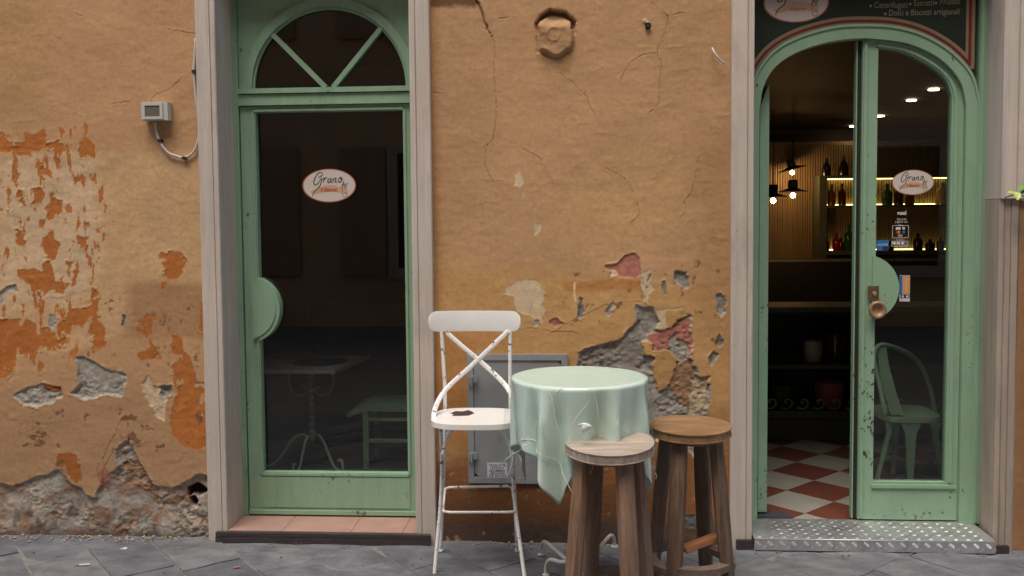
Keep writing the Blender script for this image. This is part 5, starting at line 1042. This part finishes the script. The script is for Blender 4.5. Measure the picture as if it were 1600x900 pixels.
# low display counter just inside with wrought scroll rail
YCn = 1.90; cx0, cx1 = .80, 2.9
dc = thing('display_counter', 'low dark green open shelf unit with a scrolled iron rail inside the door', 'shelf', (1.6, YCn, 0))
zz0 = at(1270, 480, YCn).z
for (z0, z1, nm, dd) in ((zz0-.035, zz0, 'top_board', .4), (at(1270, 570, YCn).z-.028, at(1270, 570, YCn).z, 'shelf_board', .4), (0.15, at(1270, 642, YCn).z, 'bottom_board', .45), (0.0, .14, 'plinth', .4)):
    bm = BM(); box(bm, cx0, cx1, YCn+(.03 if nm == 'plinth' else 0), YCn+dd, z0, z1); obj(nm, bm, M['shelf'], dc, bevel=.004)
bm = BM(); box(bm, cx0, cx1, YCn+.41, YCn+.43, 0, zz0-.04); obj('back_board', bm, M['counter'], dc)
zr_ = at(1270, 641, YCn).z; rl = .085
for i in range(9):
    cxx = at(1205+i*25, 634, YCn-.01).x; bm = BM()
    P = [Vector((cxx+(.052-.0045*k*.5)*math.cos(-2.4+.42*k)*(1-.035*k), YCn-.01, zr_+.055+(.05-.0045*k*.5)*math.sin(-2.4+.42*k)*(1-.035*k))) for k in range(17)]
    tube(bm, P, .0055, 6); obj('iron_scroll', bm, M['pgreen'], dc, smooth=True)
def pot(px, py, Y, h, r, m, label, nm='pot', cat='pot'):
    p = at(px, py, Y); bm = BM(); lathe(bm, [(0, 0), (r*.8, 0), (r, h*.6), (r*.95, h), (r*.85, h), (r*.8, h*.2), (0, h*.15)], (p.x, Y, at(1270, 570, YCn).z if py < 600 else at(1270, 642, YCn).z), 18); return tag(obj(nm, bm, M[m], smooth=2), label, cat)
pot(1270, 556, YCn+.15, .14, .065, 'white_cer', 'cream ceramic jar on the middle shelf inside the door'); pot(1305, 556, YCn+.2, .19, .085, 'b_brown', 'dark round tin beside the cream jar on the middle shelf'); pot(1222, 640, YCn+.2, .14, .07, 'inner_wall', 'dull beige pot at the left on the lowest shelf'); pot(1296, 640, YCn+.2, .16, .10, 'logo_red', 'dim reddish bowl at the right on the lowest shelf')
# green metal chair behind the right leaf
gc = thing('green_metal_chair', 'mint green metal cafe chair seen through the right door glass', 'chair', (1.78, .86, 0)); MG = M['pgreen']
Yc = .80; zse = at(1420, 652, Yc).z; 
P = [at(1384, 650, Yc-.05), at(1374, 600, Yc-.02), at(1366, 560, Yc), at(1372, 541, Yc+.01), at(1392, 541, Yc+.06), at(1430, 560, Yc+.2), at(1452, 600, Yc+.30), at(1462, 650, Yc+.32)]
bm = BM(); tube(bm, catmull(P, 6), .013, 8); obj('back_frame', bm, MG, gc, smooth=True)
Q = pxz([(1369, 545), (1384, 542), (1388, 570), (1400, 615), (1412, 648), (1392, 648), (1376, 600)], Yc+.02); bm = BM(); prism(bm, Q, Yc+.01, Yc+.016); obj('back_slat', bm, MG, gc, bevel=.002)
a_, b_ = at(1386, 654, Yc), at(1474, 654, Yc); bm = BM(); prismz(bm, supell((a_.x+b_.x)/2, Yc+.17, (b_.x-a_.x)/2+.01, .18, 4), zse-.03, zse); obj('seat', bm, MG, gc, bevel=.008)
for (xt, yt, Yt, xb, yb_, w0, w1) in ((1424, 662, Yc-.005, 1423, 752, .05, .012), (1390, 660, Yc+.03, 1368, 745, .018, .010), (1462, 662, Yc+.3, 1470, 735, .03, .010), (1400, 660, Yc+.3, 1396, 735, .03, .01)):
    t0, t1 = at(xt, yt, Yt), at(xb, yb_, Yt); t1.z = .003; bm = BM(); prism(bm, [(t0.x-w0, t0.z), (t0.x-w0*.55, t0.z-.06), (t1.x-w1, t1.z), (t1.x+w1, t1.z), (t0.x+w0*.55, t0.z-.06), (t0.x+w0, t0.z)], Yt, Yt+.02); obj('leg', bm, MG, gc, bevel=.003)
# left room: table with wrought foot, chair
YT = .95; it = thing('iron_pedestal_table', 'square pale table on a beaded iron pedestal behind the left door glass', 'table', (at(487, 735, 1.2).x, 1.2, 0))
tz = at(500, 578, YT).z; a_ = at(385, 578, YT); b_ = at(523, 578, YT); e = at(577, 556, 1.5)
bm = BM(); prismz(bm, [(a_.x-.1, YT), (b_.x, YT), (e.x, 1.52), (a_.x-.1, 1.52)], tz-.022, tz); obj('tabletop', bm, M['cream_metal'], it, bevel=.003)
px_c = at(487, 650, 1.2).x; prof = [(.012, 0)]; z_ = .12
pr = []
zc0 = .14
for i in range(12): pr += [(.010, zc0+i*.042), (.021, zc0+i*.042+.014), (.021, zc0+i*.042+.028)]
pr += [(.010, tz-.022)]
bm = BM(); lathe(bm, pr, (px_c, 1.2, 0), 14); obj('pedestal', bm, M['cream_metal'], it, smooth=2)
for a in (200, 320, 265, 90):
    d = Vector((math.cos(math.radians(a)), math.sin(math.radians(a)), 0)); P = catmull([Vector((px_c, 1.2, .15)), Vector((px_c, 1.2, .19))+d*.06, Vector((px_c, 1.2, .16))+d*.12, Vector((px_c, 1.2, .05))+d*.2, Vector((px_c, 1.2, .012))+d*.26, Vector((px_c, 1.2, .03))+d*.31, Vector((px_c, 1.2, .075))+d*.30, Vector((px_c, 1.2, .07))+d*.265], 5); bm = BM(); tube(bm, P, .008, 8); obj('foot', bm, M['cream_metal'], it, smooth=True)
for s_ in (-1, 1):
    P = catmull([Vector((px_c+s_*.13, 1.2, tz-.03)), Vector((px_c+s_*.14, 1.2, tz-.12)), Vector((px_c+s_*.10, 1.2, tz-.19)), Vector((px_c+s_*.04, 1.2, tz-.19)), Vector((px_c+s_*.03, 1.2, tz-.15)), Vector((px_c+s_*.06, 1.2, tz-.14))], 5); bm = BM(); tube(bm, P, .0065, 8); obj('scroll_bracket', bm, M['cream_metal'], it, smooth=True)
for (px_, py_, m_, lb) in ((455, 557, 'redp', 'round orange placemat on the pale table inside'), (500, 566, 'counter', 'round dark placemat on the pale table inside')):
    p = at(px_, py_, Z=tz); bm = BM(); lathe(bm, [(0, .001), (.165, .001), (.165, .005), (0, .006)], (p.x, p.y, tz), 32); tag(obj('placemat', bm, M[m_]), lb, 'placemat')
gch = thing('wooden_chair', 'grey green wooden chair behind the lower right of the left glass', 'chair', (at(600, 730, 1.2).x, 1.2, 0))
zs_ = at(600, 640, 1.1).z; x0 = at(540, 640, 1.1).x
bm = BM(); prism(bm, [(x0, zs_-.035), (x0+.03, zs_-.01), (x0+.09, zs_+.012), (x0+.2, zs_+.014), (x0+.46, zs_+.014), (x0+.46, zs_-.012), (x0+.12, zs_-.012), (x0+.06, zs_-.03), (x0+.02, zs_-.05)], 1.1, 1.48); obj('seat', bm, M['pgreen'], gch, bevel=.005)
for xx in (x0+.10, x0+.42):
    for yy in (1.11, 1.42): bm = BM(); box(bm, xx, xx+.034, yy, yy+.034, .0, zs_-.014); obj('leg', bm, M['pgreen'], gch, bevel=.004)
for z_ in (.16, .29): bm = BM(); box(bm, x0+.135, x0+.419, 1.115, 1.135, z_, z_+.018); obj('rung', bm, M['pgreen'], gch, bevel=.004)
bm = BM(); box(bm, -1.9, -.3, 2.2, 2.6, .0, .9); tag(obj('sideboard', bm, M['counter'], bevel=.01), 'dark sideboard at the back of the left room', 'sideboard')
# ------------------------------------------------------------------ the house across the lane (seen in the glass)
op = thing('opposite_house', 'pale house across the lane mirrored faintly in the door glass', 'building', (0, -8.2, GZ))
bm = BM(); box(bm, -14, 14, -8.6, -8.2, GZ, 13); obj('wall', bm, M['opp'], op)
for zc in (1.6, 4.9, 7.9, 11):
    for xc in (-8.2, -5.2, -2.0, 1.2, 4.4, 7.4, 10.4):
        bm = BM(); band(bm, [(xc-.62, zc-.95), (xc+.62, zc-.95), (xc+.62, zc+.95), (xc-.62, zc+.95)], [(xc-.48, zc-.8), (xc+.48, zc-.8), (xc+.48, zc+.8), (xc-.48, zc+.8)], -8.19, -8.12, closed=True); wf = obj('window', bm, M['opp_frame'], op)
        bm = BM(); box(bm, xc-.48, xc+.48, -8.195, -8.17, zc-.8, zc+.8); obj('pane', bm, M['b_dark'], wf)
        for s_ in (-1, 1): bm = BM(); box(bm, xc+s_*.98-.33, xc+s_*.98+.33, -8.19, -8.15, zc-.9, zc+.9); obj('shutter', bm, M['shutter'], wf)
print('slabs', cnt, 'objects', len(bpy.data.objects), 'tris', sum(len(m.polygons) for m in bpy.data.meshes))
